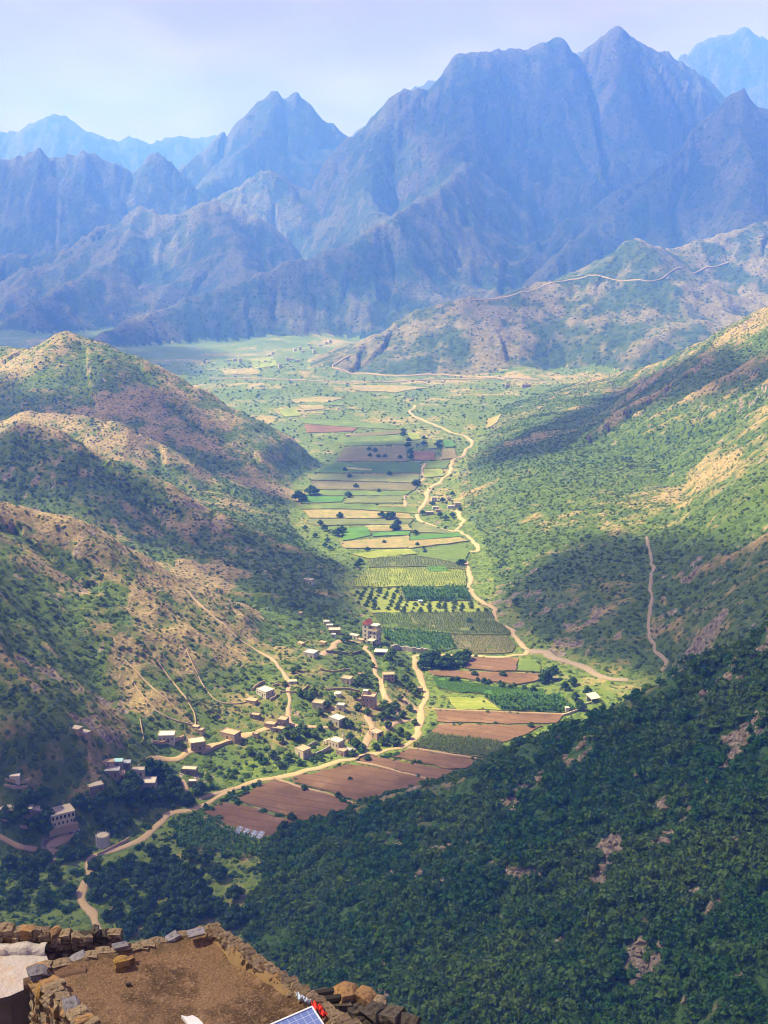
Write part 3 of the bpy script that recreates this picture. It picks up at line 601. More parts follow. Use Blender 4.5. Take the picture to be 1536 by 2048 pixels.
FIELDS = [  # kind, raise, photo outline, label
 ('plough', .3, [(403, 1625), (442, 1606), (493, 1612), (614, 1654), (569, 1684), (554, 1689), (523, 1682), (452, 1652)], 'lowest ploughed field, beside the row of solar panels'),
 ('plough', .6, [(476, 1597), (539, 1563), (591, 1569), (667, 1593), (712, 1618), (652, 1644), (620, 1646), (569, 1631), (486, 1605)], 'ploughed field with two dark bushes on its lower edge'),
 ('plough', .9, [(584, 1557), (701, 1529), (758, 1537), (870, 1559), (826, 1578), (740, 1612), (705, 1599), (644, 1580), (591, 1565)], 'largest ploughed field, sunlit along the road'),
 ('plough', 1.1, [(716, 1522), (743, 1515), (795, 1525), (910, 1543), (871, 1562), (818, 1552), (758, 1535)], 'narrow ploughed field behind a stone bank'),
 ('plough', 1.3, [(782, 1516), (822, 1501), (950, 1522), (930, 1540), (905, 1541), (833, 1525)], 'ploughed strip below the green sorghum'),
 ('grey', 1.3, [(827, 1493), (861, 1471), (996, 1485), (1015, 1502), (969, 1517), (854, 1502)], 'green sorghum strip among ploughed fields'),
 ('plough', .9, [(874, 1422), (1128, 1431), (1114, 1448), (1023, 1449), (878, 1445)], 'long orange ploughed strip beside the banana plot'),
 ('plough', .7, [(881, 1449), (1085, 1453), (1053, 1467), (1033, 1478), (996, 1489), (861, 1466)], 'ploughed field with dark furrows below the orange strip'),
 ('lime', .6, [(891, 1394), (966, 1397), (1003, 1420), (911, 1420)], 'small sunlit yellow green plot'),
 ('dark', .9, [(972, 1397), (1118, 1394), (1148, 1421), (1125, 1428), (1003, 1421)], 'ground under the banana plants'),
 ('bright', 1.0, [(864, 1356), (901, 1360), (989, 1375), (1091, 1381), (1084, 1396), (1006, 1393), (898, 1383), (874, 1377)], 'vivid green field beside the road'),
 ('plough', 1.3, [(854, 1343), (989, 1346), (1081, 1350), (1077, 1363), (1030, 1371), (989, 1366), (915, 1357), (867, 1353)], 'brown field edged with small round bushes'),
 ('plough', 1.6, [(928, 1337), (945, 1317), (1037, 1319), (1033, 1344), (989, 1344)], 'brown square field below the cross road'),
 ('green', 1.5, [(1039, 1319), (1074, 1322), (1082, 1345), (1036, 1344)], 'small green field right of the brown square'),
 ('dim', 1.0, [(903, 1272), (1016, 1275), (1030, 1292), (1026, 1307), (955, 1309), (915, 1295)], 'olive brown field above the cross road'),
 ('dark', 1.0, [(757, 1262), (835, 1264), (900, 1270), (912, 1297), (880, 1304), (800, 1300), (770, 1280)], 'dark green plot beside the tall house'),
 ('grey', 1.2, [(820, 1228), (982, 1226), (992, 1245), (1012, 1258), (1022, 1271), (901, 1269), (830, 1250)], 'shaded grey green field below the orchard'),
 ('green', 1.4, [(745, 1230), (816, 1228), (826, 1250), (895, 1268), (836, 1262), (765, 1258)], 'shaded green field behind the tall house'),
 ('lime', 1.2, [(700, 1182), (798, 1179), (806, 1204), (944, 1205), (978, 1224), (975, 1226), (745, 1228), (712, 1206)], 'orchard ground with rows of young trees'),
 ('dark', 1.5, [(801, 1179), (932, 1177), (941, 1203), (811, 1202)], 'dense dark green plot behind the orchard'),
 ('lime', 1.2, [(706, 1161), (736, 1138), (848, 1136), (931, 1142), (932, 1174), (703, 1175)], 'broad yellow green field above the orchard'),
 ('bright', 1.5, [(850, 1136), (889, 1134), (900, 1143), (858, 1146)], 'small bright green patch in the yellow field'),
 ('grey', 1.4, [(736, 1121), (800, 1112), (868, 1120), (930, 1133), (931, 1140), (846, 1134), (740, 1136)], 'grey green strip of sorghum by the right road'),
 ('lime', 1.6, [(703, 1110), (762, 1102), (820, 1100), (833, 1109), (742, 1119)], 'yellow strip left of the bend in the road'),
 ('green', 1.5, [(838, 1106), (885, 1092), (930, 1092), (938, 1104), (926, 1130), (872, 1120), (838, 1114)], 'green field inside the bend of the road'),
 ('tan', 1.6, [(680, 1086), (817, 1073), (820, 1083), (921, 1076), (934, 1084), (827, 1097), (690, 1098)], 'long tan stubble strip across the valley'),
 ('bright', 1.7, [(822, 1074), (915, 1067), (921, 1075), (822, 1082)], 'thin bright green strip by the tan stubble'),
 ('bright', 1.4, [(690, 1058), (735, 1055), (742, 1072), (684, 1083)], 'small green plot with trees at its corner'),
 ('tan', 1.7, [(729, 1053), (814, 1050), (824, 1062), (742, 1065)], 'square tan field under the two big trees'),
 ('bright', 1.7, [(744, 1066), (820, 1064), (817, 1072), (745, 1074)], 'thin vivid strip below the tan square'),
 ('grey', 1.4, [(826, 1045), (855, 1050), (900, 1064), (912, 1068), (826, 1066)], 'grey green wedge beside the road fork'),
 ('grey', 1.4, [(619, 1039), (826, 1040), (820, 1049), (640, 1052), (612, 1047)], 'grey green strip across the middle of the valley'),
 ('tan', 1.6, [(606, 1021), (697, 1021), (820, 1029), (828, 1039), (619, 1037)], 'long yellowish strip in the middle valley'),
 ('green', 1.4, [(600, 1011), (690, 1009), (835, 1016), (836, 1028), (697, 1019), (604, 1019)], 'green strip crossed by a pale path'),
 ('tan', 1.9, [(756, 1012), (812, 1013), (813, 1016), (757, 1015)], 'thin pale strip in the middle valley'),
 ('bright', 1.5, [(609, 993), (690, 995), (684, 1005), (604, 1008)], 'bright green strip beside the two dark trees'),
 ('grey', 1.5, [(694, 994), (806, 994), (804, 1007), (690, 1007)], 'grey strip right of the bright green one'),
 ('green', 1.5, [(613, 982), (826, 983), (806, 993), (612, 992)], 'thin green strip behind the dark trees'),
 ('dim', 1.6, [(625, 963), (840, 969), (828, 982), (625, 980)], 'brownish green strip in the far fields'),
 ('grey', 1.6, [(613, 950), (838, 950), (840, 967), (622, 961)], 'pale grey green strip in the far fields'),
 ('dark', 1.6, [(668, 928), (840, 926), (842, 947), (632, 947)], 'shaded dark green strip'),
 ('tan', 1.9, [(687, 936), (742, 940), (744, 943), (690, 940)], 'thin tan strip in the shaded fields'),
 ('dim', 1.6, [(690, 897), (811, 894), (817, 924), (673, 924)], 'shaded brown fields in the far valley'),
 ('plough', 1.7, [(826, 904), (869, 904), (870, 922), (826, 921)], 'small brown field left of the tan one'),
 ('tan', 1.8, [(884, 899), (908, 898), (914, 917), (884, 920)], 'small square tan field beside the far road'),
 ('lime', 1.6, [(848, 939), (885, 939), (889, 953), (848, 957)], 'small yellow green field by the far road'),
 ('green', 1.6, [(856, 924), (900, 924), (893, 937), (850, 938)], 'green patch above the small yellow field'),
 ('lime', 1.6, [(815, 865), (838, 868), (840, 880), (818, 882)], 'tiny yellow green plot near the tree row'),
 ('lime', 1.6, [(853, 881), (873, 884), (876, 897), (857, 899)], 'tiny light green plot below the far road'),
 ('bright', 1.6, [(884, 880), (905, 884), (912, 895), (890, 896)], 'tiny bright plot beside the far road'),
 ('green', 1.5, [(680, 873), (800, 872), (812, 890), (690, 893), (670, 884)], 'far green strips'),
 ('dim', 1.7, [(700, 868), (806, 862), (806, 868), (690, 877)], 'far brown strip'),
 ('plough', 1.6, [(609, 850), (716, 857), (703, 864), (614, 866)], 'far brown field by the foot of the left spur'),
 ('green', 1.5, [(595, 838), (700, 842), (770, 850), (800, 860), (716, 856), (606, 848)], 'far green belt behind the brown field'),
 ('tan', 1.6, [(593, 819), (645, 816), (650, 824), (610, 826)], 'far tan patch'),
 ('green', 1.6, [(609, 810), (690, 803), (684, 815), (618, 817)], 'far dark green strip'),
 ('tan', 1.5, [(583, 800), (640, 794), (690, 797), (640, 808), (590, 809)], 'pale field at the head of the valley'),
 ('lime', 1.5, [(556, 826), (590, 824), (604, 834), (570, 836)], 'yellow green field behind the left spur'),
 ('tan', 1.5, [(700, 776), (800, 772), (860, 778), (790, 786), (710, 784)], 'pale bare ground on the far plain'),
 ('tan', 1.5, [(975, 842), (1003, 838), (995, 852), (972, 858)], 'small orange clearing right of the far road'),
 ('lime', 1.5, [(500, 726), (545, 722), (560, 736), (510, 742)], 'terraced yellow plots on the plain'),
 ('tan', 1.5, [(440, 742), (500, 738), (520, 750), (450, 752)], 'tan plots on the plain behind the spur'),
]
def field(kind, up, px, label):
    P = onz([p[0] for p in px], [p[1] for p in px])[:, :2]
    far = P[:, 1].mean(); up = up * .5 + .1
    ring = []
    for a, b in zip(P, np.roll(P, -1, 0)):
        k = max(2, int(np.hypot(*(b - a)) / max(2.5, far / 250)))
        for t in np.linspace(0, 1, k, endpoint=False): ring.append(a + (b - a) * t)
    ring = np.array(ring); ring = ring + (np.stack([vnoise(ring[:, 0] * .22, ring[:, 1] * .22, 1), vnoise(ring[:, 0] * .22, ring[:, 1] * .22, 2)], -1) - .5) * 2.2
    bm = bmesh.new(); vs = [bm.verts.new((x, y, 0)) for x, y in ring]; f = bm.faces.new(vs)
    if f.normal.z < 0 or f.calc_area() == 0: f.normal_update()
    bmesh.ops.triangulate(bm, faces=[f]); bmesh.ops.recalc_face_normals(bm, faces=bm.faces)
    if far > 1400: bmesh.ops.subdivide_edges(bm, edges=bm.edges, cuts=4, use_grid_fill=True)
    if sum(q.normal.z for q in bm.faces) < 0: bmesh.ops.reverse_faces(bm, faces=bm.faces)
    top = list(bm.faces); edge = [e for e in bm.edges if e.is_boundary]
    r = bmesh.ops.extrude_edge_only(bm, edges=edge); low = {v for v in r['geom'] if isinstance(v, bmesh.types.BMVert)}
    xy = np.array([v.co[:2] for v in bm.verts]); zz = zat(xy[:, 0], xy[:, 1])
    for v, z in zip(bm.verts, zz):
        z = z if far > 1400 else min(z, 1.2)
        v.co.z = z - .5 if v in low else z + up
        if v in low: v.co.x += (v.co.x - P[:, 0].mean()) * .004; v.co.y += (v.co.y - P[:, 1].mean()) * .012
    tset = set(top)
    for q in bm.faces: q.material_index = 0 if q in tset else 1
    me = bpy.data.meshes.new('field'); bm.to_mesh(me); bm.free()
    link('field', me, [MF[kind], M_BANK], kind='structure', label=label); busy_poly(P)
    return P, up
FP = [(k, l) + field(k, u, p, l) for k, u, p, l in FIELDS]

# ------------------------------------------------------------------ buildings
def wall_mat(name, c, brick=False):
    def f(nt, b):
        co = obj_co(nt); n = noise(nt, .8, 5, .65, co); n2 = noise(nt, 4.0, 4, .6, co)
        cc = mixc(nt, n, [x * .72 for x in c], [min(.85, x * 1.15) for x in c])
        if brick:
            br = N(nt, 'TexBrick'); br.inputs['Scale'].default_value = 2.2; br.inputs['Mortar Size'].default_value = .03
            br.inputs['Color1'].default_value = tuple(c) + (1,); br.inputs['Color2'].default_value = tuple(x * .7 for x in c) + (1,); br.inputs['Mortar'].default_value = tuple(min(.8, x * 1.3) for x in c) + (1,)
            nt.links.new(co, br.inputs['Vector']); cc = mixc(nt, .5, cc, br.outputs['Color'])
        # rain streaks and dirt
        mp = N(nt, 'Mapping'); mp.inputs['Scale'].default_value = (2.5, 2.5, .35); nt.links.new(co, mp.inputs['Vector'])
        st = noise(nt, 1.0, 4, .7, mp.outputs[0]); cc = mixc(nt, rng_map(nt, st, .55, .8), cc, [x * .55 for x in c])
        cc = mixc(nt, rng_map(nt, n2, .6, .8), cc, [x * .8 for x in c])
        nt.links.new(cc, b.inputs['Base Color']); bump(nt, b, n2, .05)
    return mat(name, f)
WM = {'white': wall_mat('white_plaster', (.50, .46, .40)), 'cream': wall_mat('cream_plaster', (.52, .44, .33)), 'stone': wall_mat('tan_stone', (.36, .27, .18), True), 'grey': wall_mat('grey_block', (.33, .30, .27), True),
      'dark': wall_mat('dark_stone', (.20, .165, .13), True), 'pink': wall_mat('pink_stone', (.40, .28, .21), True), 'blue': wall_mat('bluish_plaster', (.42, .46, .52))}
RM = {'white': simple('whitewashed_roof', (.50, .46, .40), .9, .25, .7), 'concrete': simple('concrete_roof', (.38, .335, .27), .9, .3, .6), 'earth': simple('earth_roof', (.34, .255, .17), .95, .3, .7), 'tin': simple('tin_roof', (.42, .43, .44), .45, .2, .8, .5, .4),
      'teal': simple('teal_sheet_roof', (.30, .55, .58), .5, .15, .8, .4), 'red': simple('red_tile_roof', (.45, .13, .075), .8, .25, 2.0), 'grey': simple('grey_roof', (.34, .32, .30), .9, .25, .7)}
M_PANE = simple('dark_window', (.022, .024, .028), .25, .2, 1.0, .5); M_DOOR = simple('door_paint', (.10, .075, .05), .6, .3, 2.0); M_FRAME = simple('window_surround', (.60, .56, .50), .8, .1, 2.0)
M_DOOR_B = simple('blue_door_paint', (.07, .13, .20), .5, .2, 2.0); M_SHUT = simple('steel_grey', (.35, .36, .38), .5, .2, 2.0, .5, .5)
def boxes(bl):
    """many boxes (x0,x1,y0,y1,z0,z1) as vertices and faces"""
    V = []; F = []
    for (a, b, c, d, e, f) in bl:
        o = len(V); V += [(a, c, e), (b, c, e), (b, d, e), (a, d, e), (a, c, f), (b, c, f), (b, d, f), (a, d, f)]
        F += [(o, o + 3, o + 2, o + 1), (o + 4, o + 5, o + 6, o + 7), (o, o + 1, o + 5, o + 4), (o + 1, o + 2, o + 6, o + 5), (o + 2, o + 3, o + 7, o + 6), (o + 3, o, o + 4, o + 7)]
    return V, F
_wcache = {}
def part_box(name, key, bl, material, parent, loc=(0, 0, 0), rz=0.0):
    k = (name, key, material.name)
    if k not in _wcache:
        V, F = boxes(bl); me = bpy.data.meshes.new(name); me.from_pydata(V, [], F); me.materials.append(material); _wcache[k] = me
    o = bpy.data.objects.new(name, _wcache[k]); COL.objects.link(o); o.parent = parent; o.location = loc; o.rotation_euler = (0, 0, rz); return o
def window(parent, face, along, z, w, d, ww=.95, wh=1.15):
    """a window on the front (f), left (l), right (r) or back of a w x d block centred on the origin"""
    loc, rz = {'f': ((along, -d / 2, z), 0), 'l': ((-w / 2, along, z), -math.pi / 2), 'r': ((w / 2, along, z), math.pi / 2)}[face]
    o = part_box('window', (ww, wh), [(-ww / 2, ww / 2, -.045, .05, 0, wh)], M_PANE, parent, loc, rz)
    part_box('window_frame', (ww, wh), [(-ww / 2 - .12, -ww / 2, -.09, .04, -.05, wh + .14), (ww / 2, ww / 2 + .12, -.09, .04, -.05, wh + .14), (-ww / 2, ww / 2, -.09, .04, wh, wh + .14), (-ww / 2, ww / 2, -.12, .04, -.12, 0)], M_FRAME, o)
def ground(px, py, h=0.0):
    P = hit(px, py)[0]
    if h:
        s = FPX / math.sqrt(P[0] ** 2 + P[1] ** 2 + (CAMZ - P[2]) ** 2); P = hit(px, py + .40 * h * s)[0]
    return P
def block(par, w, d, h, wall, roof, zb=-3.0, parapet=.35, over=.12, off=(0, 0, 0)):
    x, y, z = off
    part_box('wall', (w, d, h, zb, wall), [(-w / 2, w / 2, -d / 2, d / 2, zb, h)], WM[wall], par, off)
    part_box('roof', (w, d, over, roof), [(-w / 2 - over, w / 2 + over, -d / 2 - over, d / 2 + over, 0, .16)], RM[roof], par, (x, y, z + h))
    if parapet:
        t = .22; W = w / 2 + over - .03; D = d / 2 + over - .03
        part_box('parapet', (w, d, parapet, over, wall), [(-W, W, -D, -D + t, .16, .16 + parapet), (-W, W, D - t, D, .16, .16 + parapet), (-W, -W + t, -D + t, D - t, .16, .16 + parapet), (W - t, W, -D + t, D - t, .16, .16 + parapet)], WM[wall], par, (x, y, z + h))
def house(px, py, w, d, h, rz, wall, roof, label, f=2, l=1, r=1, door='f', storeys=1, parapet=.35, name='house', cat='house', group='village houses', ww=.95, wh=1.15, doormat=None, pad=1.0):
    P = ground(px, py, h * .82); root = empty(name, P, rz, label, cat, group); root.scale = (HSC, HSC, HSC)
    block(root, w, d, h, wall, roof, parapet=parapet)
    sh = h / storeys
    for s in range(storeys):
        z = s * sh + sh * .38
        for face, n, ln in (('f', f, w), ('l', l, d), ('r', r, d)):
            for k in range(n):
                a = (k + .5) / n * ln - ln / 2
                if s == 0 and door == face and k == n // 2 and n > 1: continue
                window(root, face, a, z, w, d, ww, min(wh, sh * .5))
    if door:
        loc, rzz = {'f': ((w * (.0 if f % 2 else w * 0 + .5 / max(f, 1)), -d / 2, 0), 0), 'l': ((-w / 2, 0, 0), -math.pi / 2), 'r': ((w / 2, 0, 0), math.pi / 2)}[door]
        o = part_box('door', (1.1, 2.0), [(-.55, .55, -.06, .05, -.2, 2.0)], doormat or M_DOOR, root, loc, rzz)
    busy_disc(P[0], P[1], max(w, d) * .62 + pad)
    return root
hs = house; HSC = .74
# --- the village on the sunlit slope
hs(622, 1308, 8.5, 7.5, 3.4, -.45, 'white', 'white', 'white flat roofed house alone at the end of the orange track', 2, 2, 2)
hs(531, 1384, 9.5, 7.5, 3.6, -.75, 'white', 'white', 'white house with a row of dark openings below the orange scar', 4, 4, 2)
hs(694, 1360, 7, 6, 3.4, -.35, 'cream', 'earth', 'cream cube house with a sloping earth yard in mid village', 2, 2, 0)
hs(777, 1354, 8, 5.5, 4.6, .1, 'pink', 'earth', 'pale two storey stone house right of the footpath', 3, 1, 1, storeys=2)
hs(637, 1410, 7, 6, 4.2, -.3, 'cream', 'earth', 'cream house with two front windows beside dark trees', 2, 1, 1)
hs(675, 1440, 9, 7, 3.6, -.7, 'grey', 'white', 'grey house with shaded barred front and white roof', 2, 4, 3)
hs(566, 1444, 6, 6, 4.6, -.3, 'stone', 'earth', 'tall tan stone house at the foot of the steep path', 2, 1, 1, storeys=2)
hs(541, 1450, 7, 5, 2.6, -.3, 'stone', 'earth', 'low earth roofed house left of the tall stone house', 2, 1, 1)
hs(557, 1459, 8, 4.5, 2.5, -.35, 'dark', 'earth', 'low dark stone house below the tall stone house', 3, 1, 1)
hs(511, 1432, 6, 4, 2.4, -.3, 'dark', 'earth', 'small stone hut above the clustered stone houses', 1, 1, 0)
hs(504, 1402, 7, 4.5, 1.9, -.4, 'stone', 'earth', 'low flat earth roof below the white house with openings', 1, 0, 0, door=None, parapet=0)
hs(585, 1364, 5.5, 3.6, 1.8, .1, 'white', 'concrete', 'small low white shed beside the track', 1, 0, 1, name='shed', cat='shed', door=None, parapet=0)
hs(606, 1503, 7.5, 6.5, 4.0, -.75, 'cream', 'earth', 'tan cube house at the corner of the walled compound', 1, 1, 2)
hs(752, 1468, 7.5, 6, 3.6, -.75, 'pink', 'earth', 'square stone house with a wide dark doorway by the sandy yard', 1, 1, 1, ww=2.0, wh=2.0)
hs(684, 1504, 6, 4.5, 2.8, -.55, 'pink', 'earth', 'low pink house beside the road junction', 2, 1, 1)
hs(700, 1503, 6.5, 3.8, 2.6, -.55, 'grey', 'tin', 'grey shed with tin roof joined on beside the road junction', 2, 1, 1, name='shed', cat='shed')
hs(840, 1379, 3.4, 3, 2.6, -.3, 'stone', 'earth', 'tiny hut on the inner side of the road bend', 1, 0, 0)
hs(682, 1414, 5, 4, 3.4, -.3, 'white', 'white', 'small white house half hidden by bushes above the barred house', 1, 1, 1)
hs(735, 1404, 3, 2.6, 2.0, -.3, 'stone', 'earth', 'tiny stone store below the two storey house', 0, 0, 0, door='f', parapet=0, name='shed', cat='shed')
hs(722, 1351, 4, 3, 2.2, -.2, 'stone', 'earth', 'ruined little hut above the dark bushes', 1, 0, 1, door=None, parapet=.5)
hs(512, 1470, 3.5, 3, 2.4, -.4, 'stone', 'earth', 'tiny stone hut at the bend of the village lane', 1, 0, 1)
hs(601, 1228, 3, 3, 2.2, -.4, 'stone', 'earth', 'lone tiny hut high on the spur behind the white house', 1, 0, 0)
hs(602, 1288, 5, 3.5, 2.0, -.7, 'stone', 'earth', 'earth roofed stable above the lone white house', 1, 1, 0, parapet=0)
hs(646, 1286, 5, 3, 2.0, -.6, 'stone', 'earth', 'second earth roofed stable nearer the tall house', 1, 1, 0, parapet=0)
# --- beside the tall house
hs(669, 1262, 9, 7, 3.0, .05, 'pink', 'concrete', 'long grey roofed house above the sandy terrace', 4, 1, 1)
hs(653, 1246, 4.5, 4, 2.8, .1, 'white', 'white', 'upper of two small white huts behind the long grey roof', 1, 1, 0)
hs(659, 1253, 5, 3.5, 2.4, .1, 'white', 'white', 'lower of two small white huts behind the long grey roof', 1, 1, 0)
hs(667, 1272, 3.2, 3, 2.6, -.1, 'blue', 'white', 'tiny bluish white shed in front of the long grey roof', 1, 0, 0, name='shed', cat='shed')
hs(708, 1273, 7.5, 4, 2.5, -.55, 'white', 'white', 'long low white building left of the tall house', 2, 1, 1)
hs(722, 1281, 5, 3, 2.0, -.5, 'stone', 'earth', 'low store between the white building and the tall house', 1, 0, 1, parapet=0)
hs(762, 1306, 9.5, 7, 3.6, -.1, 'dark', 'white', 'white roofed shed with a dark open front below the tall house', 1, 1, 1, ww=6.5, wh=1.9, door=None, name='shed', cat='shed', parapet=0)
# --- lower left, in the shade
hs(334, 1474, 9.5, 7, 4.0, .05, 'white', 'white', 'white house with a walled terrace above the shaded hamlet', 4, 2, 1)
hs(394, 1488, 9, 8, 4.4, .35, 'stone', 'concrete', 'tan stone house at the head of the village lane', 4, 2, 3, storeys=1)
hs(461, 1469, 11, 7, 3.4, -.5, 'pink', 'earth', 'long tan house right of the stone house on the lane', 3, 2, 2)
hs(400, 1462, 5, 3.5, 2.4, -.4, 'stone', 'earth', 'small stone outbuilding behind the tan stone house', 1, 1, 0)
hs(392, 1455, 4, 3, 2.0, -.4, 'dark', 'earth', 'dark stone pen highest behind the tan stone house', 1, 0, 0, parapet=0, door=None)
hs(379, 1541, 9, 5, 2.8, -.1, 'dark', 'concrete', 'long grey roofed house beside the tiny path', 3, 1, 1)
hs(385, 1566, 4.5, 4, 3.0, .1, 'dark', 'white', 'small square hut with white roof near the road', 1, 1, 1)
hs(291, 1569, 12, 8, 4.4, .05, 'grey', 'white', 'long building with cream sheet roof and a dark shaded front', 5, 1, 2)
hs(275, 1544, 8, 5, 3.2, .1, 'grey', 'concrete', 'pale roofed house behind the big dark tree', 2, 1, 1)
hs(236, 1526, 5.5, 4.5, 3.2, .05, 'grey', 'teal', 'small house with a pale teal roof', 1, 1, 1, parapet=0)
hs(249, 1529, 7, 4.5, 3.2, .05, 'dark', 'tin', 'dark walled house with pale roof joined to the teal roofed one', 2, 1, 1, parapet=0)
hs(225, 1544, 8, 5, 3.4, .08, 'dark', 'tin', 'house with bright white roof at the left of the shaded hamlet', 2, 1, 1, parapet=0)
hs(239, 1551, 6, 6, 2.4, .2, 'pink', 'earth', 'pink walled yard house in the middle of the shaded hamlet', 2, 1, 1)
hs(217, 1526, 6, 4, 2.6, .1, 'pink', 'earth', 'small pinkish roofed house highest in the shaded hamlet', 1, 1, 1, parapet=0)
hs(191, 1573, 8, 6, 2.4, .5, 'dark', 'concrete', 'flat tan roof alone among dark bushes', 2, 1, 1)
hs(153, 1458, 5.5, 4.5, 1.8, -.4, 'stone', 'concrete', 'upper left of two flat pale roofs on the shaded slope', 1, 0, 1, parapet=0)
hs(169, 1466, 5.5, 4.5, 1.8, -.5, 'stone', 'concrete', 'lower right of two flat pale roofs on the shaded slope', 1, 0, 1, parapet=0)
hs(74, 1622, 7, 5, 3.0, .0, 'dark', 'white', 'low house with white roof left of the arcaded house', 2, 1, 1, parapet=0)
hs(53, 1620, 7, 5, 3.0, .1, 'dark', 'concrete', 'low house with pinkish roof behind the dark tree', 2, 1, 1, parapet=0)
hs(14, 1622, 8, 6, 3.2, .1, 'pink', 'concrete', 'pale roofed house cut by the left edge', 2, 1, 1)
hs(30, 1554, 5, 3, 1.9, .1, 'white', 'white', 'small white tank house on the shaded terraces', 0, 0, 0, door=None, parapet=0)
hs(620, 1163, 6, 5, 3.6, -.4, 'white', 'concrete', 'white house alone on the shaded spur behind the village', 2, 1, 1)
hs(612, 1161, 4.5, 4, 2.4, -.4, 'grey', 'concrete', 'low grey annex beside the white house on the shaded spur', 1, 1, 0)
# --- far hamlet and lone huts
hs(868, 999, 6, 5, 5.0, .1, 'cream', 'white', 'square white house by the far road', 2, 1, 1, storeys=2, group='far hamlet')
hs(898, 998, 4.5, 4, 4, .0, 'cream', 'concrete', 'small grey house highest in the far hamlet', 1, 1, 1, group='far hamlet')
hs(915, 1010, 7, 5, 5, .1, 'stone', 'concrete', 'tan stone house at the end of the far lane', 2, 1, 1, group='far hamlet')
hs(902, 1014, 8, 4, 3, .1, 'white', 'white', 'long white house left of the tan one in the far hamlet', 2, 1, 1, group='far hamlet')
hs(871, 1016, 7, 4, 3, .1, 'white', 'white', 'white house among trees in the far hamlet', 2, 1, 1, group='far hamlet')
hs(859, 1026, 9, 6, 3, .1, 'pink', 'concrete', 'low house nearest the fork in the far hamlet', 3, 1, 1, group='far hamlet')
hs(876, 1022, 6, 4, 2.6, .1, 'stone', 'earth', 'small tan house right of the low one in the far hamlet', 1, 1, 1, group='far hamlet')
hs(695, 872, 7, 5, 4, .1, 'white', 'white', 'lone white hut in the far green fields', 1, 1, 0, group='far hamlet')
hs(841, 1204, 4, 3, 2.6, .1, 'white', 'teal', 'tiny pump house between the banana plot and the orchard', 1, 0, 0, group='far hamlet', name='shed', cat='shed', parapet=0)
hs(1052, 772, 18, 8, 6, .1, 'stone', 'earth', 'long ruin on the rise at the edge of the plain', 4, 1, 1, group='far hamlet')
hs(1015, 772, 9, 7, 6, .1, 'stone', 'earth', 'stone tower ruin left of the long ruin', 1, 1, 1, group='far hamlet')
hs(1134, 1420, 2.6, 2.6, 3.6, .1, 'white', 'white', 'small pale pump tower at the corner of the banana plot', 0, 0, 0, door='f', name='pump_house', cat='hut', parapet=0)
FARH = [(538, 712), (545, 709), (575, 722), (583, 720), (590, 702), (600, 700), (606, 704), (652, 688), (660, 686), (640, 692), (622, 697), (628, 706), (458, 722), (470, 722), (480, 724), (530, 724), (596, 724), (560, 735), (618, 690)]
for k, (x, y) in enumerate(FARH):
    P = hit(x, y)[0]; root = empty('house', P, rng.random() * .6, 'tiny pale house of the village far out on the plain', 'house', 'village on the plain')
    w = 9 + 4 * rng.random(); root.scale = (.62, .62, .62); block(root, w, 8, 5 + 3 * (k % 3), 'cream', 'concrete', parapet=0)
    for q in (-.25, .25): window(root, 'f', q * w, 1.8, w, 8, 1.4, 1.8)

# tall house: gabled stair tower with red roof, flat block, balcony storey, porch
def tall_house():
    P = ground(740, 1283, 0); P = P + np.array([0, 0, .0]); root = empty('house', P, -.5, 'tall white house with red gabled tower roof and flat roofed block', 'house', 'village houses'); root.scale = (1.0, 1.0, 1.0)
    part_box('tower', 't', [(-3.4, .2, -2.8, 2.6, -4, 11.0)], WM['white'], root)
    V = [(-3.65, -3.05, 11.0), (.45, -3.05, 11.0), (.45, 2.85, 11.0), (-3.65, 2.85, 11.0), (-1.6, -3.05, 13.4), (-1.6, 2.85, 13.4)]
    mesh_obj('gable_roof', V, [(0, 1, 4), (1, 2, 5, 4), (2, 3, 5), (3, 0, 4, 5), (0, 3, 2, 1)], RM['red'], root)
    part_box('wall', 'b', [(.2, 5.6, -2.4, 3.4, -4, 7.4)], WM['white'], root); part_box('balcony', 'b', [(.2, 6.1, -2.9, 3.8, 7.4, 7.65), (.2, 6.1, -2.9, -2.7, 7.65, 8.5), (5.9, 6.1, -2.7, 3.8, 7.65, 8.5)], WM['cream'], root)
    part_box('upper_room', 'u', [(1.4, 4.6, -.6, 3.0, 7.65, 10.2)], WM['cream'], root); part_box('roof', 'u', [(.9, 5.1, -1.2, 3.4, 10.2, 10.42)], RM['white'], root)
    part_box('porch_roof', 'p', [(1.2, 5.4, -6.4, -2.4, 2.6, 2.85)], RM['concrete'], root)
    for x in (1.4, 5.0):
        part_box('porch_post', 'p', [(-.15, .15, -.15, .15, -2.5, 2.6)], WM['white'], root, (x, -6.1, 0))
    part_box('door', (1.1, 2.0), [(-.55, .55, -.06, .05, -.2, 2.0)], M_DOOR, root, (3.2, -2.4, 0))
    for s in range(4):
        o = part_box('window', (.8, 1.1), [(-.4, .4, -.045, .05, 0, 1.1)], M_PANE, root, (-1.6, -2.8, 1.6 + 2.4 * s)); o2 = part_box('window', (.8, 1.1), [(-.4, .4, -.045, .05, 0, 1.1)], M_PANE, root, (-3.4, -.4, 1.6 + 2.4 * s), -math.pi / 2)
    for s in range(2):
        for x in (1.6, 4.2): part_box('window', (.95, 1.15), [(-.475, .475, -.045, .05, 0, 1.15)], M_PANE, root, (x, -2.4, 3.4 + s * 2.2))
        for y in (-1.2, 1.8): part_box('window', (.95, 1.15), [(-.475, .475, -.045, .05, 0, 1.15)], M_PANE, root, (5.6, y, 1.2 + s * 2.9), math.pi / 2)
    busy_disc(P[0], P[1], 9)
tall_house()
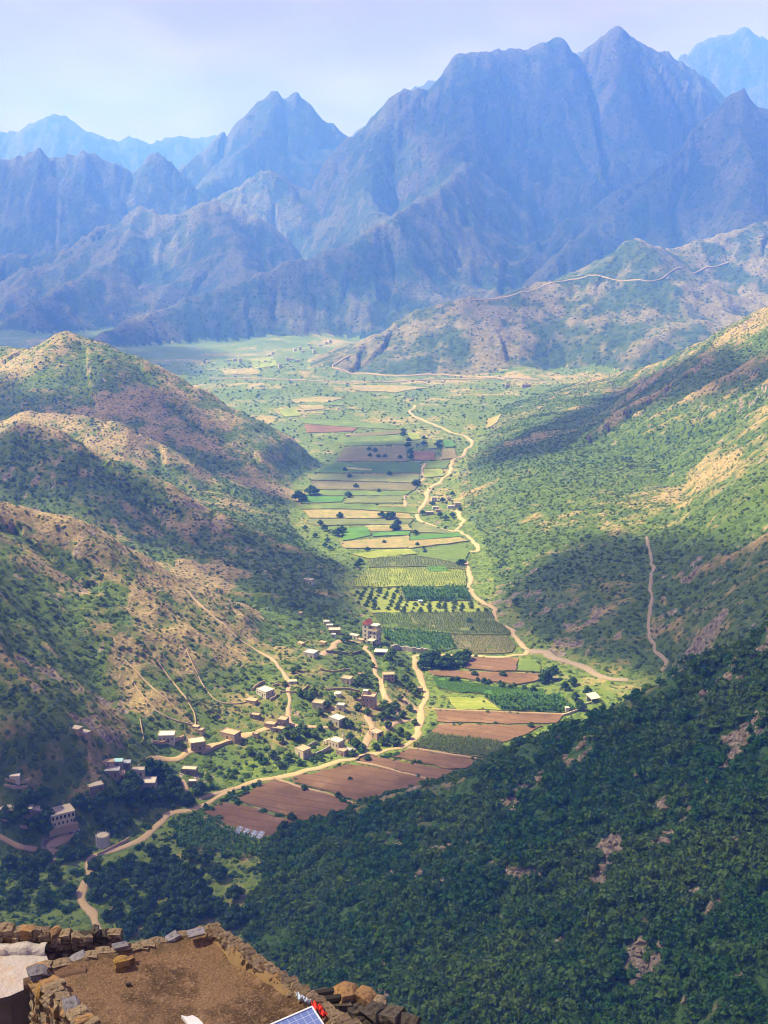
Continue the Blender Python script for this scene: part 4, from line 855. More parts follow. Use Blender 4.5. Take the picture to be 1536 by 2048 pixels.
def two_storey():
    P = ground(738, 1412, 0); root = empty('house', P, -.2, 'two storey tan stone house with a small white room on its roof', 'house', 'village houses'); root.scale = (.84, .84, .84)
    block(root, 8, 6.5, 6.6, 'pink', 'earth', parapet=.7)
    part_box('roof_room', 'r', [(-3.6, -1.0, .6, 3.0, 6.76, 9.0)], WM['white'], root); part_box('roof_room_roof', 'r', [(-3.8, -.8, .4, 3.2, 9.0, 9.2)], RM['white'], root)
    for s in range(2):
        for x in (-2.6, -.2, 2.2):
            if s or x > -1: window(root, 'f', x, 1.1 + 3.2 * s, 8, 6.5)
        for y in (-1.6, 1.6): window(root, 'r', y, 1.1 + 3.2 * s, 8, 6.5); window(root, 'l', y, 1.1 + 3.2 * s, 8, 6.5)
    part_box('door', (1.1, 2.0), [(-.55, .55, -.06, .05, -.2, 2.0)], M_DOOR, root, (-2.4, -3.25, 0)); busy_disc(P[0], P[1], 8)
two_storey()
def mosque():
    P = ground(673, 1492, 0); root = empty('mosque', P, -.65, 'small white roofed mosque with a slim minaret', 'mosque', 'village houses'); root.scale = (.84, .84, .84)
    block(root, 7, 5.5, 3.6, 'cream', 'white', parapet=.3)
    for x in (-2.2, 0, 2.2): window(root, 'f', x, 1.1, 7, 5.5, .8, 1.5)
    for y in (-1.3, 1.3): window(root, 'r', y, 1.1, 7, 5.5, .8, 1.5)
    bm = bmesh.new()
    for r1, r2, z0, z1 in ((.42, .36, 0, 6.2), (.62, .62, 6.2, 6.45), (.32, .28, 6.45, 7.8), (.36, .02, 7.8, 8.9)):
        bmesh.ops.create_cone(bm, cap_ends=True, segments=10, radius1=r1, radius2=r2, depth=z1 - z0, matrix=Matrix.Translation((3.0, 2.4, (z0 + z1) / 2)))
    me = bpy.data.meshes.new('minaret'); bm.to_mesh(me); bm.free(); link('minaret', me, WM['white'], root)
    V, F = boxes([(-5.6 - .35, -5.6 + .35, y - .35, y + .35, -2, 2.6) for y in (-4, -1.6, .8)]); V2, F2 = boxes([(-5.95, -5.25, -4.35, 1.15, 2.6, 2.9)])
    for y in (-4, -1.6, .8): part_box('arcade_pillar', 'p', [(-.3, .3, -.3, .3, -2, 2.6)], WM['cream'], root, (-5.6, y, 0))
    part_box('arcade_beam', 'b', [(-5.95, -5.25, -4.35, 1.15, 2.6, 2.9)], WM['cream'], root); busy_disc(P[0], P[1], 8)
mosque()
def arcade_house():
    P = ground(122, 1643, 0); root = empty('house', P, .55, 'large pale two storey house with rows of dark arched openings', 'house', 'village houses'); root.scale = (.84, .84, .84)
    block(root, 11, 8, 5.8, 'cream', 'concrete', parapet=.0, over=.3)
    for k in range(6): window(root, 'f', -4.6 + 1.84 * k, 3.3, 11, 8, 1.0, 1.7)
    for k in range(5): window(root, 'f', -4.0 + 1.95 * k, .6, 11, 8, .8, 1.4)
    for k in range(4): window(root, 'l', -3 + 2 * k, 3.3, 11, 8, 1.0, 1.7)
    for k in range(3): window(root, 'l', -2.6 + 2.6 * k, .6, 11, 8, .8, 1.4)
    part_box('terrace', 't', [(-7, 6.4, -5.6, -4, -3.5, .1)], WM['stone'], root)
    part_box('water_tank', 't', [(.6, 1.7, 1.4, 2.5, 5.96, 6.9)], RM['tin'], root); part_box('door', (1.1, 2.0), [(-.55, .55, -.06, .05, -.2, 2.0)], M_DOOR, root, (5.0, -4, 0)); busy_disc(P[0], P[1], 10)
arcade_house()
def ribbed_tank():
    P = ground(206, 1690, 0); root = empty('water_cistern', P, -.3, 'white ribbed concrete water cistern above the road fork', 'cistern')
    bm = bmesh.new(); bmesh.ops.create_cone(bm, cap_ends=True, segments=14, radius1=2.7, radius2=2.35, depth=6.0, matrix=Matrix.Translation((0, 0, 1.2))); me = bpy.data.meshes.new('tank'); bm.to_mesh(me); bm.free(); link('tank', me, WM['blue'], root)
    for k in range(14):
        a = k / 14 * 6.283 + .22; part_box('rib', 'r', [(-.14, .14, -.12, .22, -2.0, 4.5)], WM['white'], root, (2.52 * math.cos(a), 2.52 * math.sin(a), 0), a - math.pi / 2)
    bm = bmesh.new(); bmesh.ops.create_cone(bm, cap_ends=True, segments=14, radius1=2.25, radius2=2.25, depth=.12, matrix=Matrix.Translation((0, 0, 4.26))); me = bpy.data.meshes.new('lid'); bm.to_mesh(me); bm.free(); link('lid', me, RM['concrete'], root)
    busy_disc(P[0], P[1], 5)
ribbed_tank()
def round_tank(px, py, r, h, label):
    P = ground(px, py, h); root = empty('water_tank', P, 0, label, 'tank'); bm = bmesh.new()
    bmesh.ops.create_cone(bm, cap_ends=True, segments=20, radius1=r, radius2=r, depth=h + 2, matrix=Matrix.Translation((0, 0, h / 2 - 1))); me = bpy.data.meshes.new('tank'); bm.to_mesh(me); bm.free(); link('tank', me, WM['white'], root)
    bm = bmesh.new(); bmesh.ops.create_cone(bm, cap_ends=True, segments=20, radius1=r + .12, radius2=r * .92, depth=.25, matrix=Matrix.Translation((0, 0, h + .1))); me = bpy.data.meshes.new('lid'); bm.to_mesh(me); bm.free(); link('lid', me, RM['white'], root); busy_disc(P[0], P[1], r + 2)
round_tank(676, 1389, 1.8, 1.6, 'low round white water tank below the cream cube house')
def car():
    P = ground(147, 1664, 0); root = empty('parked_car', P, .5, 'white car parked on the short drive below the arcaded house', 'car')
    prof = [(-2.2, .45), (-2.25, .95), (-1.9, 1.1), (-1.3, 1.75), (.6, 1.8), (1.25, 1.15), (2.15, .98), (2.25, .45)]
    V = [(x, -.85, z) for x, z in prof] + [(x, .85, z) for x, z in prof]; n = len(prof); F = [tuple(range(n))[::-1], tuple(range(n, 2 * n))] + [(k, (k + 1) % n, n + (k + 1) % n, n + k) for k in range(n)]
    mesh_obj('body', V, F, simple('car_paint', (.62, .64, .68), .25, .05, 1, .5), root)
    for s in (-1, 1):
        mesh_obj('side_window', [(-1.25, s * .87, 1.15), (.95, s * .87, 1.15), (.5, s * .87, 1.68), (-1.1, s * .87, 1.66)], [(0, 1, 2, 3)[::s]], M_PANE, root)
        for x in (-1.4, 1.4):
            bm = bmesh.new(); bmesh.ops.create_cone(bm, cap_ends=True, segments=14, radius1=.38, radius2=.38, depth=.24, matrix=Matrix.Translation((x, s * .82, .38)) @ Matrix.Rotation(math.pi / 2, 4, 'X')); me = bpy.data.meshes.new('wheel'); bm.to_mesh(me); bm.free(); link('wheel', me, M_PANE, root)
    mesh_obj('windscreen', [(.68, -.75, 1.76), (1.24, -.78, 1.19), (1.24, .78, 1.19), (.68, .75, 1.76)], [(0, 1, 2, 3)], M_PANE, root).location = (.02, 0, .01)
car()
def open_shed():
    P = ground(1186, 1402, 0); root = empty('shed', P, .5, 'open sided shed with a white lean to roof at the foot of the dark hillside', 'shed')
    for x, y, h in ((-2.6, -2, 2.2), (2.6, -2, 2.2), (-2.6, 2, 3.4), (2.6, 2, 3.4)): part_box('post', h, [(-.12, .12, -.12, .12, -2.5, h)], WM['white'], root, (x, y, 0))
    mesh_obj('roof', [(-3, -2.5, 2.15), (3, -2.5, 2.15), (3, 2.4, 3.55), (-3, 2.4, 3.55), (-3, -2.5, 2.3), (3, -2.5, 2.3), (3, 2.4, 3.7), (-3, 2.4, 3.7)], [(0, 3, 2, 1), (4, 5, 6, 7), (0, 1, 5, 4), (1, 2, 6, 5), (2, 3, 7, 6), (3, 0, 4, 7)], RM['white'], root)
    part_box('back_wall', 'b', [(-2.6, 2.6, 1.9, 2.1, -2.5, 3.2)], WM['white'], root); part_box('low_wall', 'l', [(-6.5, -2.8, -2.2, -1.9, -2.5, .9)], WM['white'], root); busy_disc(P[0], P[1], 5)
open_shed()

# dry stone and terrace walls
def wall_line(px, h, t, material, label, name='stone_wall', step=1.2, cat='wall', base=-.8):
    W = hit([p[0] for p in px], [p[1] for p in px]); L = smooth_line(W[:, :2], step); T = np.gradient(L, axis=0); T /= np.linalg.norm(T, axis=1)[:, None] + 1e-9; Nn = np.stack([-T[:, 1], T[:, 0]], -1)
    V = []; F = []; z = zat(L[:, 0], L[:, 1])
    for i in range(len(L)):
        hh = h * (.8 + .4 * random.random()); o = Nn[i] * t / 2 * (.8 + .4 * random.random())
        V += [(L[i, 0] - o[0], L[i, 1] - o[1], z[i] + base), (L[i, 0] + o[0], L[i, 1] + o[1], z[i] + base), (L[i, 0] + o[0] * .8, L[i, 1] + o[1] * .8, z[i] + hh), (L[i, 0] - o[0] * .8, L[i, 1] - o[1] * .8, z[i] + hh)]
    for i in range(len(L) - 1):
        a = 4 * i; b = a + 4; F += [(a, b, b + 3, a + 3), (a + 1, a + 2, b + 2, b + 1), (a + 3, b + 3, b + 2, a + 2)]
    F += [(0, 3, 2, 1), (len(V) - 4, len(V) - 3, len(V) - 2, len(V) - 1)]
    o = mesh_obj(name, V, F, material, label=label, cat=cat); c = L.mean(0); 
    for q in L[::2]: busy_disc(q[0], q[1], 1.2)
    return o
wall_line([(609, 1518), (632, 1511), (655, 1502), (662, 1497)], 1.7, .5, WM['grey'], 'grey compound wall right of the tan cube house, facing the road')
wall_line([(616, 1495), (626, 1490), (634, 1487)], 1.5, .5, WM['grey'], 'rear wall of the compound behind the tan cube house')
wall_line([(504, 1382), (516, 1372), (530, 1366)], 1.4, .5, WM['stone'], 'terrace wall behind the white house with dark openings')
wall_line([(545, 1373), (556, 1371), (570, 1374)], 1.2, .5, WM['stone'], 'short terrace wall right of the white house with dark openings')
wall_line([(540, 1402), (550, 1396), (553, 1392)], 1.2, .5, WM['stone'], 'short curved wall below the white house with dark openings')
wall_line([(304, 1485), (330, 1487), (352, 1482), (368, 1476)], 1.4, .6, WM['pink'], 'pale terrace wall in front of the shaded white house')
wall_line([(404, 1508), (420, 1502), (440, 1492), (470, 1482)], 1.3, .6, WM['stone'], 'retaining wall along the village lane')
wall_line([(652, 1305), (680, 1307), (705, 1309), (726, 1305)], 1.4, .6, WM['dark'], 'dark terrace wall below the tall house')
wall_line([(782, 1298), (800, 1300), (826, 1304), (858, 1306)], 2.6, 1.2, WM['grey'], 'low stone bridge wall across the stream bed beside the tall house', 'bridge_wall')
wall_line([(712, 1524), (722, 1516), (738, 1512), (752, 1516)], 1.2, .6, WM['dark'], 'dark curved stone bank around the narrow ploughed field')
wall_line([(195, 1712), (215, 1703), (240, 1690), (258, 1680)], 1.3, .5, WM['stone'], 'stone wall beside the road fork')
wall_line([(210, 1830), (222, 1822), (240, 1808)], 1.0, .5, WM['stone'], 'broken garden wall in the dark orchard')
wall_line([(1126, 1432), (1150, 1424), (1172, 1414)], 1.0, .6, WM['cream'], 'pale low wall running to the open shed')
for k, (pts, lb) in enumerate([([(10, 1560), (40, 1566), (60, 1562)], 'upper terrace wall at the left edge'), ([(8, 1572), (35, 1576), (55, 1574)], 'lower terrace wall at the left edge'), ([(40, 1654), (62, 1656), (66, 1650)], 'terrace wall under the arcaded house'),
                               ([(560, 1385), (600, 1384), (618, 1372)], 'thin terrace wall among bushes in mid village'), ([(640, 1340), (668, 1344), (700, 1340)], 'thin terrace wall below the orange track'), ([(650, 1380), (690, 1378), (720, 1384)], 'thin terrace wall beside the round tank')]):
    wall_line(pts, .9, .5, WM['stone'], lb)

# four tilted solar arrays beside the lowest ploughed field
def m_solar():
    def f(nt, b):
        co = obj_co(nt); br = N(nt, 'TexBrick'); br.offset = 0.0; br.inputs['Scale'].default_value = 1.0; br.inputs['Brick Width'].default_value = .17; br.inputs['Row Height'].default_value = .17; br.inputs['Mortar Size'].default_value = .008
        br.inputs['Color1'].default_value = (.10, .14, .30, 1); br.inputs['Color2'].default_value = (.12, .16, .33, 1); br.inputs['Mortar'].default_value = (.30, .33, .42, 1)
        nt.links.new(co, br.inputs['Vector']); nt.links.new(br.outputs['Color'], b.inputs['Base Color']); b.inputs['Roughness'].default_value = .4; b.inputs['Specular IOR Level'].default_value = .25
    return mat('solar_cells', f)
M_SOLAR = m_solar(); M_ALU = simple('aluminium', (.55, .56, .58), .4, .08, 2, .5, .8)
for k, (x, y) in enumerate([(478, 1668), (492, 1673), (507, 1679), (521, 1685)]):
    P = onz(x, y)[:3]; P[2] = zat(P[0], P[1]); root = empty('solar_array', (P[0], P[1], P[2] + .9), -.5, ['first', 'second', 'third', 'fourth'][k] + ' solar array from the left beside the lowest ploughed field', 'solar array', 'solar arrays by the field')
    t = R(24)
    for i in range(2):
        for j in range(2):
            p = part_box('panel', 's', [(-.56, .56, -.83, .83, 0, .04)], M_SOLAR, root, (-.6 + 1.2 * i, (j - .5) * 1.75 * math.cos(t), .9 + (j - .5) * 1.75 * math.sin(t))); p.rotation_euler = (t, 0, 0)
            q = part_box('panel_frame', 's', [(-.59, -.56, -.86, .86, -.02, .06), (.56, .59, -.86, .86, -.02, .06), (-.56, .56, -.86, -.83, -.02, .06), (-.56, .56, .83, .86, -.02, .06)], M_ALU, p)
    for i in (-1.0, 1.0):
        part_box('leg', 'f', [(-.05, .05, -.05, .05, -1.4, .32)], M_ALU, root, (i, -1.3, 0)); part_box('leg', 'b', [(-.05, .05, -.05, .05, -1.4, 1.46)], M_ALU, root, (i, 1.3, 0))
    busy_disc(P[0], P[1], 3.5)

# ------------------------------------------------------------------ foliage
def m_leaf(name, c1, c2, c3, inst=True, trans=.25):
    def f(nt, b):
        if inst: t = attr(nt, 'tint', 'INSTANCER').outputs['Fac']
        else: t = N(nt, 'ObjectInfo').outputs['Random']
        n = noise(nt, .9, 3, .6); n2 = noise(nt, 5.0, 2, .5)
        c = mixc(nt, t, c1, c2); c = mixc(nt, rng_map(nt, n, .4, .75), c, c3)
        c = mixc(nt, mth(nt, 'MULTIPLY', n2, .6), c, [x * .45 for x in c1])
        nt.links.new(c, b.inputs['Base Color']); b.inputs['Roughness'].default_value = .75; b.inputs['Specular IOR Level'].default_value = .12
        tl = N(nt, 'BsdfTranslucent'); nt.links.new(c, tl.inputs[0]); mx = N(nt, 'MixShader'); mx.inputs[0].default_value = trans
        out = [q for q in nt.nodes if q.type == 'OUTPUT_MATERIAL'][0]
        nt.links.new(b.outputs[0], mx.inputs[1]); nt.links.new(tl.outputs[0], mx.inputs[2]); nt.links.new(mx.outputs[0], out.inputs['Surface'])
    return mat(name, f)
M_BUSH_N = m_leaf('near_bush_leaves', (.030, .118, .018), (.150, .230, .034), (.058, .140, .032))
M_BUSH = m_leaf('bush_leaves', (.090, .170, .030), (.195, .250, .050), (.135, .185, .052), trans=.35)
M_TREE = m_leaf('tree_leaves', (.036, .092, .020), (.070, .130, .026), (.055, .112, .032), inst=False)
M_TREE_L = m_leaf('light_tree_leaves', (.075, .14, .024), (.11, .175, .03), (.07, .125, .03), inst=False)
M_CROP = m_leaf('sorghum_leaves', (.12, .20, .045), (.17, .23, .06), (.20, .22, .08))
M_CROPG = m_leaf('bright_crop_leaves', (.075, .19, .022), (.11, .23, .03), (.14, .22, .04))
M_BANANA = m_leaf('banana_leaves', (.06, .16, .026), (.10, .21, .034), (.075, .17, .034))
M_BARK = simple('bark', (.11, .08, .055), .95, .3, 3.0)

def leaf_cloud(r_, centre, radii, n, size, flat=.35, low=-.25):
    """n leaf cards near the skin of an ellipsoid"""
    d = r_.normal(size=(n * 2, 3)); d /= np.linalg.norm(d, axis=1)[:, None]; d = d[d[:, 2] > low][:n]; n = len(d)
    rad = .72 + .36 * r_.random(n); p = d * rad[:, None] * np.asarray(radii) + np.asarray(centre)
    nn = d + flat * 1.4 * r_.normal(size=(n, 3)); nn /= np.linalg.norm(nn, axis=1)[:, None]
    t = np.cross(nn, r_.normal(size=(n, 3))); t /= np.linalg.norm(t, axis=1)[:, None]; u = np.cross(nn, t)
    s = size * (.6 + .8 * r_.random(n))[:, None]; a = .55 + .35 * r_.random(n)[:, None]
    q = np.stack([p - t * s, p + u * s * a * .9, p + t * s, p - u * s * a], 1).reshape(-1, 3)
    return q, (np.arange(n)[:, None] * 4 + np.arange(4)[None, :])
_ico = bmesh.new(); bmesh.ops.create_icosphere(_ico, subdivisions=1, radius=1); ICO_V = np.array([v.co[:] for v in _ico.verts]); ICO_F = [tuple(v.index for v in f.verts) for f in _ico.faces]; _ico.free()
def join_parts(parts):
    V = []; F = []; o = 0
    for v, f in parts:
        V.append(np.asarray(v)); F += [tuple(int(i) + o for i in q) for q in f]; o += len(v)
    return np.concatenate(V), F
def bush_mesh(seed, wide=1.0, tall=.75, n=110, size=.22):
    """an uneven thicket: several lobes of different height, some leaning out"""
    r_ = np.random.default_rng(seed); parts = []; lobes = int(r_.integers(3, 7)); st = .7 + .7 * r_.random(); an = r_.random() * 3.14
    for k in range(lobes):
        q = r_.normal(size=2) * .42 * (0 if k == 0 else 1); q = np.array([q[0] * st, q[1] / st]); q = np.array([q[0] * math.cos(an) - q[1] * math.sin(an), q[0] * math.sin(an) + q[1] * math.cos(an)])
        s = (.34 + .36 * r_.random()) * (1.15 if k == 0 else 1); h = tall * (.25 + .75 * r_.random()); c = np.array([q[0] * wide, q[1] * wide, h * .55])
        core = ICO_V * np.array([s, s, h * .55]) * .66 * (1 + .35 * r_.normal(size=(len(ICO_V), 1))) + c; parts.append((core, ICO_F))
        parts.append(leaf_cloud(r_, c, (s * wide, s * wide, h * .62), int(n * 1.9 / lobes), size * (.7 + .6 * r_.random()), flat=.6))
    V, F = join_parts(parts); me = bpy.data.meshes.new('bush'); me.from_pydata(V.tolist(), [], F); return me
def proto(me, material):
    me.materials.clear(); me.materials.append(material); return bpy.data.objects.new(me.name + '_shape', me)   # kept out of the scene, only instanced
def scatter(name, P, scale, tint, var, shapes, label, rot=None, zs=None):
    n = len(P); me = bpy.data.meshes.new(name); me.vertices.add(n); me.vertices.foreach_set('co', np.asarray(P, np.float32).ravel())
    rot = rng.random(n) * 6.283 if rot is None else rot
    for an, av in (('size', scale), ('turn', rot), ('tint', tint)):
        a = me.attributes.new(an, 'FLOAT', 'POINT'); a.data.foreach_set('value', np.asarray(av, np.float32))
    a = me.attributes.new('pick', 'INT', 'POINT'); a.data.foreach_set('value', np.asarray(var, np.int32))
    o = bpy.data.objects.new(name, me); COL.objects.link(o); tag(o, label, kind='stuff')
    ng = bpy.data.node_groups.new(name, 'GeometryNodeTree'); ng.interface.new_socket('Geometry', in_out='INPUT', socket_type='NodeSocketGeometry'); ng.interface.new_socket('Geometry', in_out='OUTPUT', socket_type='NodeSocketGeometry')
    L = ng.links; gi = ng.nodes.new('NodeGroupInput'); go = ng.nodes.new('NodeGroupOutput'); jn = ng.nodes.new('GeometryNodeJoinGeometry')
    def na(nm, ty='FLOAT'):
        q = ng.nodes.new('GeometryNodeInputNamedAttribute'); q.data_type = ty; q.inputs[0].default_value = nm; return q.outputs[0]
    cx = ng.nodes.new('ShaderNodeCombineXYZ'); L.new(na('turn'), cx.inputs[2])
    for k, s in enumerate(shapes):
        ip = ng.nodes.new('GeometryNodeInstanceOnPoints'); oi = ng.nodes.new('GeometryNodeObjectInfo'); oi.inputs[0].default_value = s
        cp = ng.nodes.new('FunctionNodeCompare'); cp.data_type = 'INT'; cp.operation = 'EQUAL'
        L.new(na('pick', 'INT'), cp.inputs[2]); cp.inputs[3].default_value = k
        L.new(gi.outputs[0], ip.inputs['Points']); L.new(cp.outputs[0], ip.inputs['Selection']); L.new(oi.outputs['Geometry'], ip.inputs['Instance'])
        L.new(cx.outputs[0], ip.inputs['Rotation']); L.new(na('size'), ip.inputs['Scale']); L.new(ip.outputs[0], jn.inputs[0])
    L.new(jn.outputs[0], go.inputs[0]); md = o.modifiers.new('scatter', 'NODES'); md.node_group = ng
    return o
BN = [proto(bush_mesh(k, 1.0, .55 + .11 * k, 120, .19), M_BUSH_N) for k in range(9)]
BH_ = [proto(bush_mesh(20 + k, 1.0, .6 + .12 * k, 70, .22), M_BUSH) for k in range(6)]

CELL = np.abs(np.gradient(XG, axis=1) * np.gradient(YG, axis=0))
def sample(mask, dens, extra=1.0):
    """random points on the terrain, dens = bushes per square metre (array)"""
    w = (CELL * dens * mask).ravel(); n = rng.poisson(w.sum()); c = np.cumsum(w); k = np.searchsorted(c, rng.random(n) * c[-1])
    i, j = np.divmod(k, NU); i = np.clip(i + rng.random(n) - .5, 0, NV - 1.01); j = np.clip(j + rng.random(n) - .5, 0, NU - 1.01)
    y = V0 + VS * np.exp(i / (NV - 1) * VK); x = (j / (NU - 1) * 2 - 1) * (HWA * np.clip(y, 0, None) + HWB)
    ok = ~is_busy(x, y); x = x[ok]; y = y[ok]
    return np.column_stack([x, y, zat(x, y) - .12])
inview = (np.abs(XG) < .36 * YG + 45)
clump = fbm(XG / 11, YG / 11, 3, 3)
def shrubs(gi, lo, hi, dens, smin, smax_, shapes, label, ymin=150, ymax=1700, vcut=.25):
    m = (GG == gi) & inview & (YG > ymin) & (YG < ymax)
    d = dens * ((.05 if gi == 1 else .2) + sstep(vcut, vcut + .5, VEG + (clump - .5) * (1.8 if gi == 1 else 1.3))) * (1 - .9 * sstep(.35, .6, ROCK))
    P = sample(m, d); n = len(P)
    v = np.clip(lookup(VEG, P[:, 0], P[:, 1]), 0, 1)
    s = smin + (smax_ - smin) * rng.random(n) ** 3.0 * (.55 + .75 * v)
    t = np.clip(.38 + 1.0 * (fbm(P[:, 0] / 30, P[:, 1] / 30, 3, 2) - .5) * 2 + .30 * rng.normal(size=n), 0, 1)
    scatter('shrubs', P, s, t, rng.integers(0, len(shapes), n), shapes, label)
    return n
nb_ = [shrubs(1, 0, 0, .55, .32, 3.0, BN, 'dense dark green scrub on the near right hillside', ymin=170),
       shrubs(3, 0, 0, .24, .18, 1.35, BH_, 'scattered bushes on the orange spur above the village'),
       shrubs(4, 0, 0, .19, .25, 1.5, BH_, 'thick scrub on the shaded left spurs'),
       shrubs(5, 0, 0, .075, .35, 1.5, BH_, 'scrub on the farthest left spur'),
       shrubs(2, 0, 0, .15, .22, 1.3, BH_, 'scrub on the long right hillside', ymax=1900)]
# stones: rubble on the outcrops and pale stones strewn over the bare slopes
def m_rubble():
    def f(nt, b):
        t = attr(nt, 'tint', 'INSTANCER').outputs['Fac']; n = noise(nt, 1.6, 4, .65); c = mixc(nt, t, (.085, .068, .05), (.27, .215, .15)); c = mixc(nt, rng_map(nt, n, .42, .62), c, (.155, .12, .085)); c = mixc(nt, rng_map(nt, n, .40, .3), c, (.05, .04, .033)); nt.links.new(c, b.inputs['Base Color']); bump(nt, b, n, .3)
    return mat('rubble', f)
M_RUB = m_rubble()
def rock_mesh(seed):
    r_ = np.random.default_rng(seed); V = ICO_V * (1 + .28 * r_.normal(size=(len(ICO_V), 1))) * np.array([1, .8, .75]); me = bpy.data.meshes.new('rock'); me.from_pydata(V.tolist(), [], ICO_F); return me
ROCKS = [proto(rock_mesh(200 + k), M_RUB) for k in range(5)]
def rubble(m, d, s0, s1, label):
    P = sample(m & inview, d); n = len(P); P[:, 2] += .1
    scatter('rubble', P, s0 + (s1 - s0) * rng.random(n) ** 3, np.clip(rng.normal(.5, .3, n), 0, 1), rng.integers(0, 5, n), ROCKS, label)
rubble((GG == 1) & (YG > 170), .30 * sstep(.3, .6, ROCK) + .006, .3, 1.9, 'broken pale rock on the near dark hillside')
rubble((GG == 3), .16 * sstep(.6, .2, VEG) + .25 * sstep(.4, .6, ROCK), .15, 1.0, 'stones strewn over the orange spur')
rubble((GG == 2) & (YG < 1500), .05 * sstep(.65, .2, VEG) + .15 * sstep(.4, .6, ROCK), .25, 1.3, 'stones strewn over the right hillside')
rubble((GG == 4) | ((GG == 5) & (YG < 1400)), .05 * sstep(.65, .2, VEG) + .12 * sstep(.4, .6, ROCK), .25, 1.3, 'stones strewn over the shaded left spurs')
# floor of the valley: thick growth at the near end, thinner by the fields
m_near = (GG == 0) & inview & (YG > 200) & (YG < 520)
P = sample(m_near, np.where((XG > -106) & (XG < -48) & (YG > 355) & (YG < 428), .035, np.where((XG < -60) | (YG < 420), .15, .09)) * sstep(.1, .5, VEG + (clump - .4))); n = len(P)
scatter('undergrowth', P, .5 + 1.7 * rng.random(n) ** 2, np.clip(rng.normal(.5, .3, n), 0, 1), rng.integers(0, 9, n), BN, 'dense green undergrowth on the near valley floor')
m_far = (GG == 0) & inview & (YG >= 520) & (YG < 2300)
P = sample(m_far, .014 * np.clip(900 / YG, .25, 1.3) * sstep(.15, .6, VEG + (clump - .4))); n = len(P)
scatter('undergrowth', P, (.5 + 1.1 * rng.random(n) ** 2) * np.clip(P[:, 1] / 1000, 1, 1.5), np.clip(rng.normal(.5, .3, n), 0, 1), rng.integers(0, 6, n), BH_, 'low bushes between the far fields')
# bushes along the field banks
E = []
for k, l, P_, up in FP:
    for a, b in zip(P_, np.roll(P_, -1, 0)):
        L_ = np.hypot(*(b - a)); kk = rng.poisson(L_ * (.34 if P_[:, 1].mean() < 700 else .16))
        t = rng.random((kk, 1)); E.append(a + (b - a) * t + rng.normal(size=(kk, 2)) * .7)
E = np.concatenate(E); E = E[vnoise(E[:, 0] / 9, E[:, 1] / 9, 4) > .42]; n = len(E)
scatter('bank_bushes', np.column_stack([E, zat(E[:, 0], E[:, 1]) + .1]), .25 + 1.0 * rng.random(n) ** 2, np.clip(rng.normal(.6, .3, n), 0, 1), rng.integers(0, 6, n), BH_, 'low bushes along the field banks')
# crops
def tuft_mesh(seed, blades, h, w, lean):
    r_ = np.random.default_rng(seed); V = []; F = []
    for k in range(blades):
        a = r_.random() * 6.283; c = np.array([math.cos(a), math.sin(a), 0]); s = np.array([-c[1], c[0], 0]); b0 = c * .12 * r_.random() + s * .1 * r_.normal()
        hh = h * (.7 + .5 * r_.random()); le = lean * (.5 + r_.random())
        p = [b0 - s * w * .3, b0 + s * w * .3, b0 + c * le * .4 + np.array([0, 0, hh * .65]) + s * w, b0 + c * le * .4 + np.array([0, 0, hh * .65]) - s * w, b0 + c * le + np.array([0, 0, hh * .8])]
        o = len(V); V += p; F += [(o, o + 1, o + 2, o + 3), (o + 3, o + 2, o + 4)]
    me = bpy.data.meshes.new('crop'); me.from_pydata([tuple(v) for v in V], [], F); return me
SORG = [proto(tuft_mesh(40 + k, 9, 1.5, .10, .7), M_CROP) for k in range(3)]
GRN = [proto(tuft_mesh(50 + k, 9, .7, .12, .5), M_CROPG) for k in range(3)]
BAN = [proto(tuft_mesh(60 + k, 9, 2.9, .33, 1.7), M_BANANA) for k in range(4)]
def crop(ix, dx, dy, shapes, smin, smx, name, label, ang=.08, z=0.0):
    k, l, P_, up = FP[ix]; c = P_.mean(0); ca, sa = math.cos(ang), math.sin(ang); ext = np.abs(P_ - c).max() * 1.5
    A, B = np.meshgrid(np.arange(-ext, ext, dx), np.arange(-ext, ext, dy)); A = A.ravel(); B = B.ravel(); A = A + rng.normal(size=A.shape) * dx * .22; B = B + rng.normal(size=B.shape) * dy * .12
    x = c[0] + A * ca - B * sa; y = c[1] + A * sa + B * ca; ins = np.zeros(x.shape, bool)
    for a, b in zip(P_, np.roll(P_, -1, 0)):
        cc = (a[1] > y) != (b[1] > y)
        if abs(b[1] - a[1]) > 1e-9: ins ^= cc & (x < a[0] + (y - a[1]) / (b[1] - a[1]) * (b[0] - a[0]))
    ins &= vnoise(x / 6, y / 6, 5) > .16; x = x[ins]; y = y[ins]; n = len(x)
    scatter(name, np.column_stack([x, y, np.minimum(zat(x, y), 1.2) + up - .03]), smin + (smx - smin) * rng.random(n), np.clip(rng.normal(.5, .3, n), 0, 1), rng.integers(0, len(shapes), n), shapes, label)
byl = {l: i for i, (k, l, P_, up) in enumerate(FP)}
crop(byl['green sorghum strip among ploughed fields'], .8, 1.4, SORG, .8, 1.3, 'sorghum', 'tall sorghum among the ploughed fields')
crop(byl['vivid green field beside the road'], .8, 1.0, GRN, .7, 1.2, 'crop', 'vivid green low crop beside the road')
crop(byl['ground under the banana plants'], 1.7, 2.2, BAN, .75, 1.2, 'banana_plants', 'dark banana plot beside the orange strip')
crop(byl['dense dark green plot behind the orchard'], 2.0, 2.6, BAN, .75, 1.2, 'banana_plants', 'dense banana plot behind the orchard rows')
crop(byl['shaded grey green field below the orchard'], 1.1, 1.8, SORG, .8, 1.2, 'sorghum', 'shaded sorghum below the orchard')
crop(byl['olive brown field above the cross road'], 1.3, 1.8, SORG, .5, .9, 'sorghum', 'thin sorghum above the cross road')
